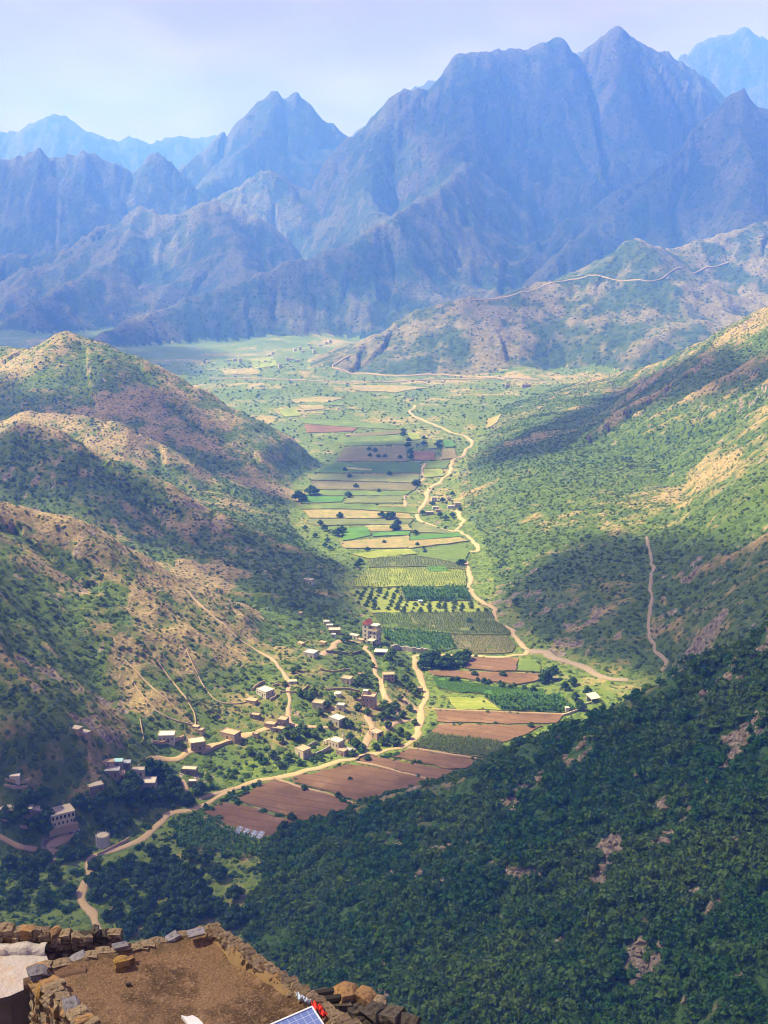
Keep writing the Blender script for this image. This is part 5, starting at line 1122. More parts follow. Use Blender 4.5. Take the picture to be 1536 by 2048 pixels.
crop(byl['broad yellow green field above the orchard'], 1.6, 2.2, SORG, .6, 1.0, 'sorghum', 'yellow green sorghum above the orchard')
crop(byl['grey green strip of sorghum by the right road'], 1.6, 2.2, SORG, .8, 1.2, 'sorghum', 'grey sorghum strip by the right road')
crop(byl['dark green plot beside the tall house'], 2.0, 2.2, BAN, .5, .9, 'banana_plants', 'dark leafy plot beside the tall house')
crop(byl['shaded green field behind the tall house'], 1.2, 1.8, SORG, .8, 1.2, 'sorghum', 'shaded sorghum behind the tall house')
# the banana grove beside the solar panels, on the near floor
gp = onz([345, 400, 470, 520, 560, 520, 430, 350], [1640, 1632, 1662, 1690, 1705, 1725, 1715, 1690])[:, :2]
FP.append(('grove', 'grove', gp, .0)); crop(len(FP) - 1, 2.3, 2.4, BAN, .7, 1.25, 'banana_plants', 'dense banana grove below the lowest ploughed field'); FP.pop()
print('shrubs', nb_)

# ------------------------------------------------------------------ trees
def tube(r_, pts, radii, seg=6):
    V = []; F = []; n = len(pts)
    for i, (p, r) in enumerate(zip(pts, radii)):
        for k in range(seg): a = k / seg * 6.283; V.append((p[0] + r * math.cos(a), p[1] + r * math.sin(a), p[2]))
    for i in range(n - 1):
        for k in range(seg): F.append((i * seg + k, i * seg + (k + 1) % seg, (i + 1) * seg + (k + 1) % seg, (i + 1) * seg + k))
    return np.array(V), F
def tree_shape(seed, h=1.0, spread=.62, clumps=8, leaves=75, size=.085, trunk=.30):
    """tree one unit high: trunk mesh and crown mesh"""
    r_ = np.random.default_rng(seed); tp = []; cp = []
    bend = r_.normal(size=2) * .05; top = np.array([bend[0], bend[1], trunk])
    tp.append(tube(r_, [(0, 0, -.06), (bend[0] * .4, bend[1] * .4, trunk * .5), top, top + np.array([bend[0], bend[1], .25])], [.045, .034, .027, .010]))
    for k in range(clumps):
        a = k * 2.4 + r_.random(); rr = spread * (.25 + .42 * math.sqrt(r_.random())) if k else 0
        c = np.array([rr * math.cos(a), rr * math.sin(a), trunk + .12 + (.42 - .45 * rr / spread) * (1 if k == 0 else r_.random()) * .9])
        s = .20 + .12 * r_.random(); tp.append(tube(r_, [top * .95, (top + c) / 2 + np.array([0, 0, -.02]), c], [.02, .013, .004], 4))
        cp.append((ICO_V * np.array([s, s, s * .8]) * .72 * (1 + .22 * r_.normal(size=(len(ICO_V), 1))) + c, ICO_F))
        cp.append(leaf_cloud(r_, c, (s, s, s * .82), leaves, size, low=-.6))
    Vt, Ft = join_parts(tp); Vc, Fc = join_parts(cp)
    mt = bpy.data.meshes.new('trunk'); mt.from_pydata(Vt.tolist(), [], Ft); mt.shade_smooth(); mt.materials.append(M_BARK)
    mc = bpy.data.meshes.new('crown'); mc.from_pydata(Vc.tolist(), [], Fc); return mt, mc
def kinds(n, s0, leafmat, **kw):
    out = []
    for k in range(n):
        t, c = tree_shape(s0 + k, **kw); c.materials.append(leafmat); out.append((t, c))
    return out
T_DARK = kinds(5, 100, M_TREE, spread=.60, clumps=9, leaves=80)
T_LIGHT = kinds(3, 120, M_TREE_L, spread=.55, clumps=8, leaves=70)
T_ORCH = kinds(3, 160, M_TREE_L, spread=.55, clumps=6, leaves=45, size=.11, trunk=.2)
T_SMALL = kinds(4, 140, M_TREE, spread=.55, clumps=6, leaves=45, size=.11, trunk=.2)
LAND = [(622, 1308, 'the lone white house'), (531, 1384, 'the white house with dark openings'), (694, 1360, 'the cream cube house'), (777, 1354, 'the pale two storey stone house'), (637, 1410, 'the cream two window house'), (675, 1440, 'the grey barred house'), (560, 1450, 'the clustered stone houses'), (606, 1503, 'the walled compound'), (752, 1468, 'the house on the sandy yard'), (692, 1504, 'the road junction sheds'), (840, 1390, 'the road bend'), (740, 1400, 'the house with a roof room'), (740, 1275, 'the tall red roofed house'), (762, 1306, 'the open white roofed shed'), (673, 1483, 'the mosque'),
        (334, 1474, 'the shaded white house'), (394, 1488, 'the lane head stone house'), (461, 1469, 'the long tan house'), (379, 1541, 'the long grey house'), (385, 1566, 'the square white roofed hut'), (291, 1569, 'the long cream roofed building'), (236, 1530, 'the teal roofed house'), (191, 1573, 'the lone flat tan roof'), (122, 1635, 'the arcaded house'), (60, 1620, 'the low left houses'), (206, 1685, 'the ribbed cistern'), (300, 1667, 'the road by the cistern'), (170, 1780, 'the winding road'), (225, 1830, 'the broken garden wall'), (400, 1720, 'the banana grove'), (60, 1780, 'the bottom left thicket'),
        (868, 999, 'the square white far house'), (910, 1012, 'the far tan stone house'), (862, 1024, 'the far low house'), (695, 872, 'the lone far hut'), (770, 1058, 'the far square tan field'), (650, 1000, 'the bright green far strip'), (817, 905, 'the shaded far tree line'), (890, 905, 'the far square tan plot'), (750, 910, 'the shaded brown far fields'), (930, 1120, 'the right road bend'), (700, 1110, 'the yellow far strip'), (690, 1075, 'the small far green plot'), (1000, 1355, 'the bush edged brown field'), (940, 1375, 'the vivid green field'), (1060, 1412, 'the banana plot'), (1186, 1402, 'the open shed'), (1030, 1460, 'the orange ploughed strip'), (945, 1250, 'the shaded sorghum'), (500, 1676, 'the solar arrays'), (600, 1605, 'the two bush ploughed field'), (720, 1560, 'the largest ploughed field'), (880, 1330, 'the cross road')]
def which(px, py, h, kind):
    d = [(x - px) ** 2 + ((y - py) * 1.5) ** 2 for x, y, _ in LAND]; x, y, nm = LAND[int(np.argmin(d))]
    dx, dy = px - x, (py - y) * 1.5
    rel = ('right of ' if dx > 0 else 'left of ') if abs(dx) > abs(dy) else ('just below ' if dy > 0 else 'just behind ')
    if math.hypot(dx, dy) > 60: rel = 'farther ' + rel
    return ('tall ' if h > 7.2 else 'small ' if h < 4.6 else 'mid sized ') + kind + ' ' + rel + nm
def tree(P, h, shapes, label, group, name='tree', wide=1.0):
    t, c = shapes[random.randrange(len(shapes))]
    o = empty(name, (P[0], P[1], P[2] - .1), random.random() * 6.28, label, 'tree', group); o.scale = (h * wide, h * wide, h)
    for nm, me in (('trunk', t), ('crown', c)):
        q = bpy.data.objects.new(nm, me); COL.objects.link(q); q.parent = o
    busy_disc(P[0], P[1], h * .35); return o
def trees(px, h0, h1, shapes, label, group, name='tree', wide=1.0, floor=False):
    for p in px:
        P = ground(p[0], p[1]); h = (h0 + (h1 - h0) * random.random()) if len(p) < 3 else p[2]
        tree(P, h * (.78 if 'far' in label else .76 if 'sunlit' in label else 1), shapes, which(p[0], p[1], h, ' '.join(label.split()[:label.split().index('tree') + 1]).replace('tall ', '').replace('small ', '')), group, name, wide)
# near orchard, dark round trees (photo positions of the trunks)
ORCH = [(190, 1737), (246, 1748), (222, 1750), (205, 1775), (247, 1790), (262, 1800), (193, 1800), (188, 1772), (222, 1790), (285, 1745), (300, 1752), (278, 1770), (305, 1790), (270, 1815), (300, 1815), (325, 1770), (318, 1740), (345, 1742, 6.5), (358, 1755, 6), (372, 1760, 7), (385, 1765, 7.5), (356, 1785, 7), (380, 1800, 7.5), (345, 1802, 7.5), (400, 1802, 8.5), (348, 1828, 7), (398, 1835, 8.5), (376, 1832, 7), (420, 1815, 5), (440, 1830, 6), (330, 1830, 5),
        (286, 1840, 6), (268, 1845, 5), (250, 1862, 5.5), (310, 1860, 6), (350, 1860, 6), (380, 1862, 5.5), (230, 1815, 4), (214, 1840, 4), (238, 1835, 4), (260, 1870, 5), (300, 1880, 5.5), (335, 1882, 5), (260, 1728, 4.5), (330, 1715, 5), (300, 1710, 5), (380, 1720, 6), (410, 1730, 5.5), (440, 1760, 6), (470, 1800, 6), (455, 1860, 6), (470, 1845, 7), (500, 1840, 6), (230, 1765, 4.5), (350, 1770, 6)]
trees(ORCH, 4.5, 6.5, T_DARK, 'round dark green tree in the near orchard right of the winding road', 'near orchard trees')
# dark trees around the shaded hamlet
trees([(262, 1580, 9), (255, 1598, 8), (300, 1548, 7.5), (318, 1550, 7), (330, 1560, 7), (345, 1580, 7), (325, 1600, 6.5), (300, 1605, 7), (350, 1600, 6), (375, 1610, 6), (400, 1590, 6), (272, 1618, 6.5), (240, 1600, 6), (205, 1610, 6), (180, 1625, 6.5), (40, 1636, 7.5), (28, 1645, 6), (90, 1640, 6.5), (72, 1660, 6.5), (92, 1668, 5.5), (12, 1640, 6), (60, 1605, 6), (85, 1600, 6), (160, 1615, 6), (210, 1650, 6), (235, 1665, 5), (250, 1650, 5.5), (155, 1690, 5), (165, 1715, 5.5), (130, 1720, 6), (90, 1730, 6), (50, 1740, 6), (20, 1735, 5.5), (60, 1770, 5.5), (110, 1765, 5), (30, 1800, 5), (90, 1810, 5), (140, 1790, 5)],
      6, 7, T_DARK, 'dark tree in the shade around the lower left hamlet', 'trees of the shaded hamlet')
# village trees
trees([(620, 1400, 6), (612, 1396, 5.5), (600, 1392, 5), (628, 1388, 5), (655, 1415, 5), (665, 1402, 4.5), (725, 1363, 6), (716, 1368, 5), (735, 1372, 5), (712, 1398, 5), (715, 1420, 5), (735, 1430, 5), (770, 1420, 7), (780, 1435, 7), (765, 1440, 6), (790, 1418, 6), (775, 1455, 5), (700, 1455, 5), (690, 1450, 5), (660, 1455, 4.5), (640, 1430, 5), (610, 1468, 6), (590, 1478, 7), (575, 1472, 7), (600, 1462, 5), (630, 1475, 5), (560, 1484, 5), (640, 1460, 4), (700, 1480, 5), (710, 1492, 5.5), (725, 1500, 4.5), (705, 1512, 4.5), (778, 1482, 6), (790, 1490, 6.5), (765, 1490, 5.5), (750, 1500, 5), (800, 1470, 5.5), (815, 1478, 5), (735, 1522, 4), (640, 1520, 4), (575, 1520, 4.5), (545, 1515, 5), (520, 1520, 5), (600, 1530, 4), (560, 1535, 4.5), (500, 1510, 4.5), (810, 1360, 5), (820, 1378, 6), (832, 1392, 5.5), (815, 1345, 4.5), (800, 1330, 5), (778, 1318, 6), (785, 1310, 5.5), (696, 1282, 6), (688, 1285, 5), (570, 1372, 4), (595, 1342, 5), (585, 1346, 4.5), (745, 1335, 4), (790, 1360, 4), (800, 1400, 4.5), (820, 1420, 4.5), (805, 1435, 5), (830, 1450, 4.5)],
      4, 6, T_LIGHT, 'leafy tree among the houses of the sunlit village', 'village trees')
# wayside group right of the bridge
trees([(853, 1330, 8), (864, 1332, 9), (874, 1330, 8), (886, 1338, 8), (895, 1330, 7), (900, 1335, 6), (918, 1326, 7), (930, 1322, 7), (925, 1332, 6), (845, 1338, 6)], 6, 8, T_DARK, 'tall dark tree in the clump beside the cross road', 'clump by the cross road')
# trees on field margins
trees([(949, 1352), (1006, 1353), (915, 1364), (903, 1364), (955, 1362), (978, 1366), (968, 1368), (1000, 1370), (1005, 1376), (1020, 1378), (1028, 1374), (1048, 1380), (1066, 1384), (1090, 1362, 7), (1100, 1358, 7), (1084, 1366, 5), (1062, 1455, 3), (1040, 1490, 5), (1030, 1488, 4), (938, 1246, 4), (945, 1262, 3), (583, 1640, 4), (666, 1642, 5), (608, 1580, 3), (676, 1595, 3), (720, 1608, 3), (570, 1668, 6), (580, 1676, 5), (700, 1560, 2), (1160, 1420, 6), (1150, 1400, 5), (1175, 1390, 5), (1130, 1380, 5), (1145, 1370, 5), (1110, 1345, 5)],
      2.6, 4, T_SMALL, 'small round tree on a margin of the lower fields', 'field margin trees')
trees([(597, 1002, 13), (622, 992, 13), (628, 990, 11), (606, 1004, 10), (697, 996, 8), (764, 1036, 8), (776, 1040, 9), (784, 1037, 8), (788, 1062, 8), (794, 1060, 7), (795, 1050, 7), (678, 1072, 9), (684, 1066, 8), (670, 1070, 6), (649, 1062, 7), (680, 1036, 7), (699, 956, 6), (712, 976, 6), (779, 951, 6), (758, 985, 5), (831, 1068, 5), (768, 1087, 4), (835, 1092, 4), (847, 1097, 3), (735, 1103, 5), (920, 1132, 7), (926, 1130, 6), (850, 1106, 4), (830, 972, 8), (836, 970, 7), (806, 874, 9), (806, 864, 7), (816, 896, 9), (820, 910, 9), (822, 920, 9), (818, 885, 8), (847, 892, 8), (848, 880, 7), (875, 893, 8), (880, 898, 8), (880, 888, 7), (750, 905, 7), (738, 902, 6), (757, 916, 6), (740, 914, 6), (770, 916, 6), (800, 918, 6), (690, 943, 6), (640, 1050, 6), (655, 1084, 5), (650, 1094, 5), (660, 1100, 5), (720, 1128, 6), (715, 1135, 6), (630, 1075, 5), (610, 1060, 5), (890, 1058, 3), (865, 1012, 6), (880, 1034, 6), (892, 1040, 6), (905, 1035, 6), (920, 1022, 5), (845, 1030, 6), (885, 1005, 6), (905, 992, 6)],
      5, 8, T_DARK, 'dark tree among the far fields of the valley', 'trees of the far fields')
# orchard rows
k, l, P_, up = FP[byl['orchard ground with rows of young trees']]
c = P_.mean(0); n_or = 0
for i in range(-60, 60):
    for j in range(-12, 12):
        x = c[0] + i * 5.2 + j * .9; y = c[1] + j * 7.4 + i * .3; ins = False
        for a, b in zip(P_, np.roll(P_, -1, 0)):
            if (a[1] > y) != (b[1] > y) and x < a[0] + (y - a[1]) / (b[1] - a[1]) * (b[0] - a[0]): ins = not ins
        if ins and random.random() > .13:
            tree((x + random.gauss(0, .55), y + random.gauss(0, .6), up + .05), 1.6 + 1.7 * random.random(), T_ORCH, 'young tree planted in the straight orchard rows', 'orchard row trees', 'orchard_tree', 1.1); n_or += 1
print('orchard trees', n_or)

# ------------------------------------------------------------------ rooftops in the foreground
ZR = 214.0
def rp(px, py, z=ZR): return np.array(onz(px, py, z))
def stone_mesh(seed, rough=.16):
    r_ = np.random.default_rng(seed); bm = bmesh.new(); bmesh.ops.create_cube(bm, size=1.0); bmesh.ops.subdivide_edges(bm, edges=bm.edges, cuts=1, use_grid_fill=True)
    for v in bm.verts:
        e = sum(abs(abs(c) - .5) < 1e-4 for c in v.co)
        v.co *= {3: .84, 2: .93, 1: 1.0}.get(e, 1.0); v.co += Vector(r_.normal(size=3) * rough * .42)
    me = bpy.data.meshes.new('stone'); bm.to_mesh(me); bm.free(); return me
def m_stone(name, c1, c2, c3, lichen=None):
    def f(nt, b):
        co = obj_co(nt); oi = N(nt, 'ObjectInfo').outputs['Random']; n = noise(nt, 1.1, 4, .6, co); n2 = noise(nt, 3.2, 3, .55, co)
        c = mixc(nt, oi, c1, c2); c = mixc(nt, rng_map(nt, n, .4, .72), c, c3); c = mixc(nt, rng_map(nt, n2, .46, .3), c, [x * .4 for x in c1])
        if lichen: c = mixc(nt, rng_map(nt, n, .56, .66), c, lichen)
        nt.links.new(c, b.inputs['Base Color']); bump(nt, b, mth(nt, 'ADD', n, n2), .06, .9)
    return mat(name, f)
M_ST = m_stone('brown_stone', (.10, .072, .048), (.20, .145, .09), (.25, .19, .13))
M_ST_O = m_stone('orange_stone', (.22, .13, .06), (.30, .17, .07), (.17, .11, .065))
M_ST_P = m_stone('slate', (.13, .125, .15), (.19, .18, .21), (.12, .10, .09))
M_ST_Y = m_stone('yellow_stone', (.28, .17, .045), (.34, .2, .05), (.15, .10, .06))
M_ST_D = m_stone('dark_and_shaded_stone', (.035, .03, .027), (.06, .05, .043), (.085, .07, .055))  # near-black: the ruined wall's shadowed face is put into this colour
M_CORE = simple('dark_wall_core', (.035, .028, .022), .95, .4, 3)
STONES = {m_: [] for m_ in (M_ST, M_ST_O, M_ST_P, M_ST_Y, M_ST_D)}
for m_ in STONES:
    for k in range(9):
        me = stone_mesh(300 + k); me.materials.append(m_); STONES[m_].append(me)
def stone(parent, P, size, rot, m_=None, name='stone'):
    me = random.choice(STONES[m_ or M_ST]); o = bpy.data.objects.new(name, me); COL.objects.link(o); o.parent = parent
    o.location = P; o.scale = size; o.rotation_euler = rot; return o
def prism(poly, z0, z1):
    n = len(poly); V = [(p[0], p[1], z0) for p in poly] + [(p[0], p[1], z1) for p in poly]
    return V, [tuple(range(n - 1, -1, -1)), tuple(range(n, 2 * n))] + [(k, (k + 1) % n, n + (k + 1) % n, n + k) for k in range(n)]

def m_earth():
    def f(nt, b):
        n = noise(nt, .55, 4, .6); n2 = noise(nt, 3.5, 5, .7); n3 = noise(nt, 16, 4, .7)
        c = mixc(nt, rng_map(nt, n, .42, .56), (.060, .036, .020), (.165, .098, .056)); c = mixc(nt, rng_map(nt, n2, .5, .7), c, (.20, .125, .075))
        c = mixc(nt, rng_map(nt, n3, .52, .7), c, (.27, .18, .11)); c = mixc(nt, rng_map(nt, n3, .45, .32), c, (.05, .03, .018)); c = mixc(nt, mth(nt, 'MULTIPLY', rng_map(nt, n, .60, .72), .7), c, (.06, .05, .025))
        nt.links.new(c, b.inputs['Base Color']); bump(nt, b, mth(nt, 'ADD', n2, mth(nt, 'MULTIPLY', n3, .8)), .09, 1.0)
    return mat('earth_roof_near', f)
M_EARTH = m_earth()
A_ = rp(78, 1948); B_ = rp(412, 1873); C_ = rp(606, 2014); D_ = C_ + (C_ - B_) * 1.15; E_ = rp(178, 2056) + (rp(178, 2056) - A_) * .55
house0 = empty('stone_house', (A_ + C_) / 2 * np.array([1, 1, 0]) + np.array([0, 0, 209.0]), 0, 'old stone house with bare earth roof and dry stone parapet, lower left foreground', 'house')
base0 = np.array(house0.location)
def H0(p): return np.asarray(p, float) - base0
# uneven earth roof
def roof_grid():
    n = 46; V = []; F = []
    for i in range(n):
        for j in range(n):
            u = i / (n - 1); v = j / (n - 1); p = (A_ * (1 - u) + B_ * u) * (1 - v) + (E_ * (1 - u) + D_ * u) * v
            e = min(u, 1 - u, v, 1 - v); z = ZR - .05 + .10 * float(vnoise(np.array(p[0] * .9), np.array(p[1] * .9), 1)) + .03 * float(vnoise(np.array(p[0] * 4), np.array(p[1] * 4), 2)) + .10 * max(0, 1 - e / .07)
            V.append(H0((p[0], p[1], z)))
    for i in range(n - 1):
        for j in range(n - 1): F.append((i * n + j, i * n + j + 1, (i + 1) * n + j + 1, (i + 1) * n + j))
    o = mesh_obj('earth_roof', V, F, M_EARTH, house0, smooth=True)
roof_grid()
out = lambda p, q, d: np.array([(q - p)[1], -(q - p)[0], 0]) / np.hypot(*(q - p)[:2]) * d       # right-hand side of p->q
# solid body under the roof
V, F = prism([A_[:2] * 1.0, E_[:2], D_[:2], C_[:2], B_[:2]], 207.0, ZR - .12); mesh_obj('wall_core', [H0(v) for v in V], F, M_CORE, house0)
def course(p, q, z, ln, hgt, dep, off, lean=0.0, mats=(M_ST,), jit=.04, parent=None, org=None, vertical=False):
    """one row of stones from p to q"""
    L = np.hypot(*(q - p)[:2]); d = (q - p) / L; side = np.array([d[1], -d[0], 0]); s = 0.0; a = math.atan2(d[1], d[0])
    while s < L:
        w = ln * (.6 + .9 * random.random()); c = p + d * (s + w / 2) + side * (off + random.gauss(0, jit * .7)); hh = hgt * (.75 + .5 * random.random())
        c = np.array([c[0], c[1], z + hh / 2 + random.gauss(0, jit * .4)]) - (base0 if org is None else org)
        m_ = random.choice(mats); stone(parent or house0, c, (w * 1.1, dep * (.8 + .45 * random.random()), hh * 1.12), (random.gauss(0, .10) + (0 if not lean else 0), lean + random.gauss(0, .12), a + random.gauss(0, .14)), m_)
        s += w * .94
# back parapet (two courses), flat slabs on top
course(A_, B_, ZR - .12, .34, .17, .34, -.12, mats=(M_ST, M_ST, M_ST_O)); course(A_, B_, ZR + .05, .34, .09, .30, -.10, mats=(M_ST, M_ST, M_ST, M_ST_P))
# right parapet: leaning slabs
course(B_, D_, ZR - .12, .24, .18, .30, -.10, .25, mats=(M_ST, M_ST_O)); course(B_, D_, ZR + .05, .15, .18, .34, -.10, .55, mats=(M_ST, M_ST, M_ST_O)); course(B_, D_, ZR + .18, .22, .09, .28, -.12, .5, mats=(M_ST,))
# straw coloured mud fillet at the foot of the right parapet
def fillet(p, q, w, h):
    L = np.hypot(*(q - p)[:2]); n = 60; d = (q - p) / L; s_ = np.array([d[1], -d[0], 0]); V = []; F = []
    for i in range(n + 1):
        c = p + d * L * i / n; ww = w * (.5 + float(vnoise(np.array(i * .3), np.array(3.0), 3))); hh = h * (.6 + .8 * float(vnoise(np.array(i * .37), np.array(8.0), 4)))
        for a, z in ((0.04, hh), (.35, hh * .75), (.7, hh * .3), (1.0, -.04)): V.append(H0(c + s_ * (ww * a) + np.array([0, 0, z])))
    for i in range(n):
        for k in range(3): F.append((i * 4 + k, i * 4 + k + 1, i * 4 + 5 + k, i * 4 + 4 + k))
    mesh_obj('mud_fillet', V, F, simple('straw_mud', (.19, .125, .062), .95, .35, 5, bmp=.05), house0, smooth=True)
fillet(B_ + np.array([.02, -.05, 0]), D_, .15, .20)
# left wall: parapet and outer face of upright slabs
course(A_, E_, ZR + .03, .30, .18, .42, .10, mats=(M_ST, M_ST_O, M_ST), jit=.06)
course(A_, E_, ZR + .17, .30, .07, .36, .08, mats=(M_ST, M_ST, M_ST_O, M_ST_P), jit=.05)
for k in range(11):
    course(A_, E_, ZR - .26 - .27 * k, .21 if k % 2 else .27, .29, .30, .13 + .012 * k, mats=(M_ST, M_ST, M_ST_O), jit=.05)
stone(house0, H0(rp(76, 1944, ZR + .3) + np.array([0, 0, 0])), (.42, .36, .16), (.1, .1, .5), M_ST_P); stone(house0, H0(rp(83, 1988, ZR)) , (.24, .16, .42), (.1, .2, .8), M_ST_Y)
# beam end sticking out of the left wall
def cyl(name, p, q, r, material, parent, seg=14, label=None, cat=None):
    p = Vector(p); q = Vector(q); d = q - p; bm = bmesh.new(); bmesh.ops.create_cone(bm, cap_ends=True, segments=seg, radius1=r, radius2=r * .94, depth=d.length, matrix=Matrix.Translation((p + q) / 2) @ d.to_track_quat('Z', 'Y').to_matrix().to_4x4())
    me = bpy.data.meshes.new(name); bm.to_mesh(me); bm.free(); return link(name, me, material, parent, label=label, cat=cat)
M_WOOD = simple('old_wood', (.10, .058, .042), .85, .4, 5)
b0 = rp(48, 1972, ZR - .12); cyl('roof_beam', H0(b0), H0(b0 + np.array([1.3, .35, .05])), .17, M_WOOD, house0)
# things lying on the roof
slab = rp(392, 1867, ZR + .26); o = mesh_obj('slate_slab', *boxes([(-.20, .20, -.13, .13, 0, .045)]), M_ST_P, label='pale lavender slab lying on the far corner of the parapet', cat='slab'); o.location = slab; o.rotation_euler = (.10, -.05, .35)
slab = rp(240, 1893, ZR + .22); o = mesh_obj('slate_slab', *boxes([(-.17, .17, -.10, .10, 0, .05)]), M_ST_P, label='small bluish slab lying midway on the back parapet', cat='slab'); o.location = slab; o.rotation_euler = (.08, .08, .5)
p = rp(244, 1936); o = stone(None, (p[0], p[1], ZR + .12), (.33, .27, .26), (.1, .1, .4), M_ST_Y, 'loose_stone'); tag(o, 'loose stone with yellow lichen top on the earth roof', 'stone')
p = rp(260, 1926); o = stone(None, (p[0], p[1], ZR + .08), (.24, .11, .13), (.1, -.3, .5), M_ST_O, 'loose_stone'); tag(o, 'small long stone right of the yellow topped stone', 'stone')
p = rp(232, 1921); o = stone(None, (p[0], p[1], ZR + .08), (.13, .13, .16), (.4, .2, .1), M_ST, 'loose_stone'); tag(o, 'small grey stone left of the yellow topped stone', 'stone')
p = rp(257, 1971); o = stone(None, (p[0], p[1], ZR + .03), (.12, .06, .05), (.1, .1, .3), M_ST_D, 'pebble'); tag(o, 'tiny dark pebble alone in the middle of the roof', 'pebble')
for k, (x, y) in enumerate([(160, 2038), (172, 2046)]):
    p = rp(x, y); o = stone(None, (p[0], p[1], ZR + .07), (.34 - .1 * k, .22, .10), (.1, .1, .6), M_ST, 'loose_stone'); tag(o, ['flat grey stone inside the left parapet at the bottom edge', 'smaller stone beside the flat grey one at the bottom edge'][k], 'stone')
def puddle(pts, z, material, name, label, cat):
    P = [rp(x, y, z) for x, y in pts]; V = [tuple(q) for q in P] + [(q[0], q[1], z - .08) for q in P]; n = len(P)
    F = [tuple(range(n))[::-1]] + [(k, (k + 1) % n, n + (k + 1) % n, n + k) for k in range(n)]
    o = mesh_obj(name, V, F, material, label=label, cat=cat); bm = bmesh.new(); bm.from_mesh(o.data); bmesh.ops.recalc_face_normals(bm, faces=bm.faces); bm.to_mesh(o.data); bm.free()
puddle([(362, 2030), (374, 2033), (385, 2030), (396, 2036), (404, 2044), (412, 2056), (380, 2056), (372, 2042)], ZR + .11, simple('pale_plastic', (.48, .47, .50), .45, .2, 3, .4), 'plastic_sheet', 'pale plastic sheet lying on the earth roof at the bottom edge', 'sheet')

# --- neighbouring whitewashed roof on the left
ZW = 213.1
def m_white():
    def f(nt, b):
        n = noise(nt, .7, 5, .6); n2 = noise(nt, 4, 5, .65)
        c = mixc(nt, n, (.30, .27, .26), (.42, .38, .36)); c = mixc(nt, rng_map(nt, n, .45, .66), c, (.36, .25, .17)); c = mixc(nt, rng_map(nt, n2, .58, .75), c, (.48, .46, .47)); c = mixc(nt, rng_map(nt, n2, .40, .25), c, (.22, .18, .15))
        nt.links.new(c, b.inputs['Base Color']); b.inputs['Roughness'].default_value = .55; bump(nt, b, n2, .10, 1.0)
    return mat('whitewash_near', f)
M_WHITE = m_white()
w0 = rp(-140, 1906, ZW); w1 = rp(92, 1908, ZW); w2 = rp(120, 1990, ZW); w3 = rp(60, 1977, ZW); w4 = rp(20, 1994, ZW); w5 = rp(-140, 2030, ZW)
org1 = np.array([(w0 + w2)[0] / 2, (w0 + w2)[1] / 2, 209.0]); house1 = empty('whitewashed_house', org1, 0, 'neighbouring house with whitewashed flat roof at the left edge', 'house')
V, F = prism([q[:2] for q in (w5, w4, w3, w2, w1, w0)], 209, ZW - .004); mesh_obj('wall', [np.array(v) - org1 for v in V], F, simple('brown_plaster', (.13, .10, .085), .95, .45, 2.5, bmp=.05), house1)
def white_sheet():
    P = [q[:2] for q in (w5, w4, w3, w2, w1, w0)]; bm = bmesh.new(); f = bm.faces.new([bm.verts.new((q[0] - org1[0], q[1] - org1[1], ZW - org1[2])) for q in P]); bmesh.ops.triangulate(bm, faces=[f]); bmesh.ops.subdivide_edges(bm, edges=bm.edges, cuts=9, use_grid_fill=True)
    if sum(q.normal.z for q in bm.faces) < 0: bmesh.ops.reverse_faces(bm, faces=bm.faces)
    for v in bm.verts: v.co.z += .05 * float(vnoise(np.array(v.co.x * 1.7), np.array(v.co.y * 1.7), 2)) + .004
    me = bpy.data.meshes.new('roof'); bm.to_mesh(me); bm.free(); link('roof', me, M_WHITE, house1, smooth=True)
white_sheet()
# whitewashed inner lip and rubble parapet behind it
def lumpy(p, q, z, h, t, material, parent, org, seed, name):
    L = np.hypot(*(q - p)[:2]); n = int(L / .07); d = (q - p) / L; s = np.array([d[1], -d[0], 0]); V = []; F = []
    for i in range(n + 1):
        c = p + d * L * i / n; hh = h * (.72 + .5 * float(vnoise(np.array(i * .33), np.array(seed * 1.0), 1))); o = s * t * (.4 + .3 * float(vnoise(np.array(i * .4), np.array(seed + 5.0), 2)))
        for w in (c - o, c - o * .8 + np.array([0, 0, hh * .9]), c + np.array([0, 0, hh]), c + o * .8 + np.array([0, 0, hh * .85]), c + o): V.append(np.array([w[0], w[1], w[2] + z - p[2] * 0 - c[2]]) - org + np.array([0, 0, c[2] - 0]) * 0)
    for i in range(n):
        for k in range(4): F.append((i * 5 + k, i * 5 + k + 1, i * 5 + 6 + k, i * 5 + 5 + k))
    return mesh_obj(name, V, F, material, parent, smooth=True)
lumpy(w0 + np.array([0, .05, 0]), w1 + np.array([0, .05, 0]), ZW - .02, .24, .26, M_WHITE, house1, org1, 2, 'whitewashed_lip')
q0 = rp(-140, 1902, ZW) + np.array([0, .35, 0]); q1 = rp(108, 1904, ZW) + np.array([0, .30, 0]); q2 = rp(226, 1898, ZW) + np.array([0, .35, 0])
for k in range(4):
    course(q0, q1, ZW - .35 + .2 * k, .26, .22, .34, 0, mats=(M_ST, M_ST, M_ST_O), parent=house1, org=org1, jit=.05)
    if k < 3: course(q1, q2, ZW - .35 + .2 * k, .28, .22, .34, 0, mats=(M_ST, M_ST_D), parent=house1, org=org1, jit=.05)
V, F = prism([(q0 + np.array([0, .14, 0]))[:2], (q0 - np.array([0, .06, 0]))[:2], (q1 - np.array([0, .06, 0]))[:2], (q2 - np.array([0, .06, 0]))[:2], (q2 + np.array([0, .14, 0]))[:2], (q1 + np.array([0, .14, 0]))[:2]], 209, ZW + .26); mesh_obj('wall_core', [np.array(v) - org1 for v in V], F, M_CORE, house1)
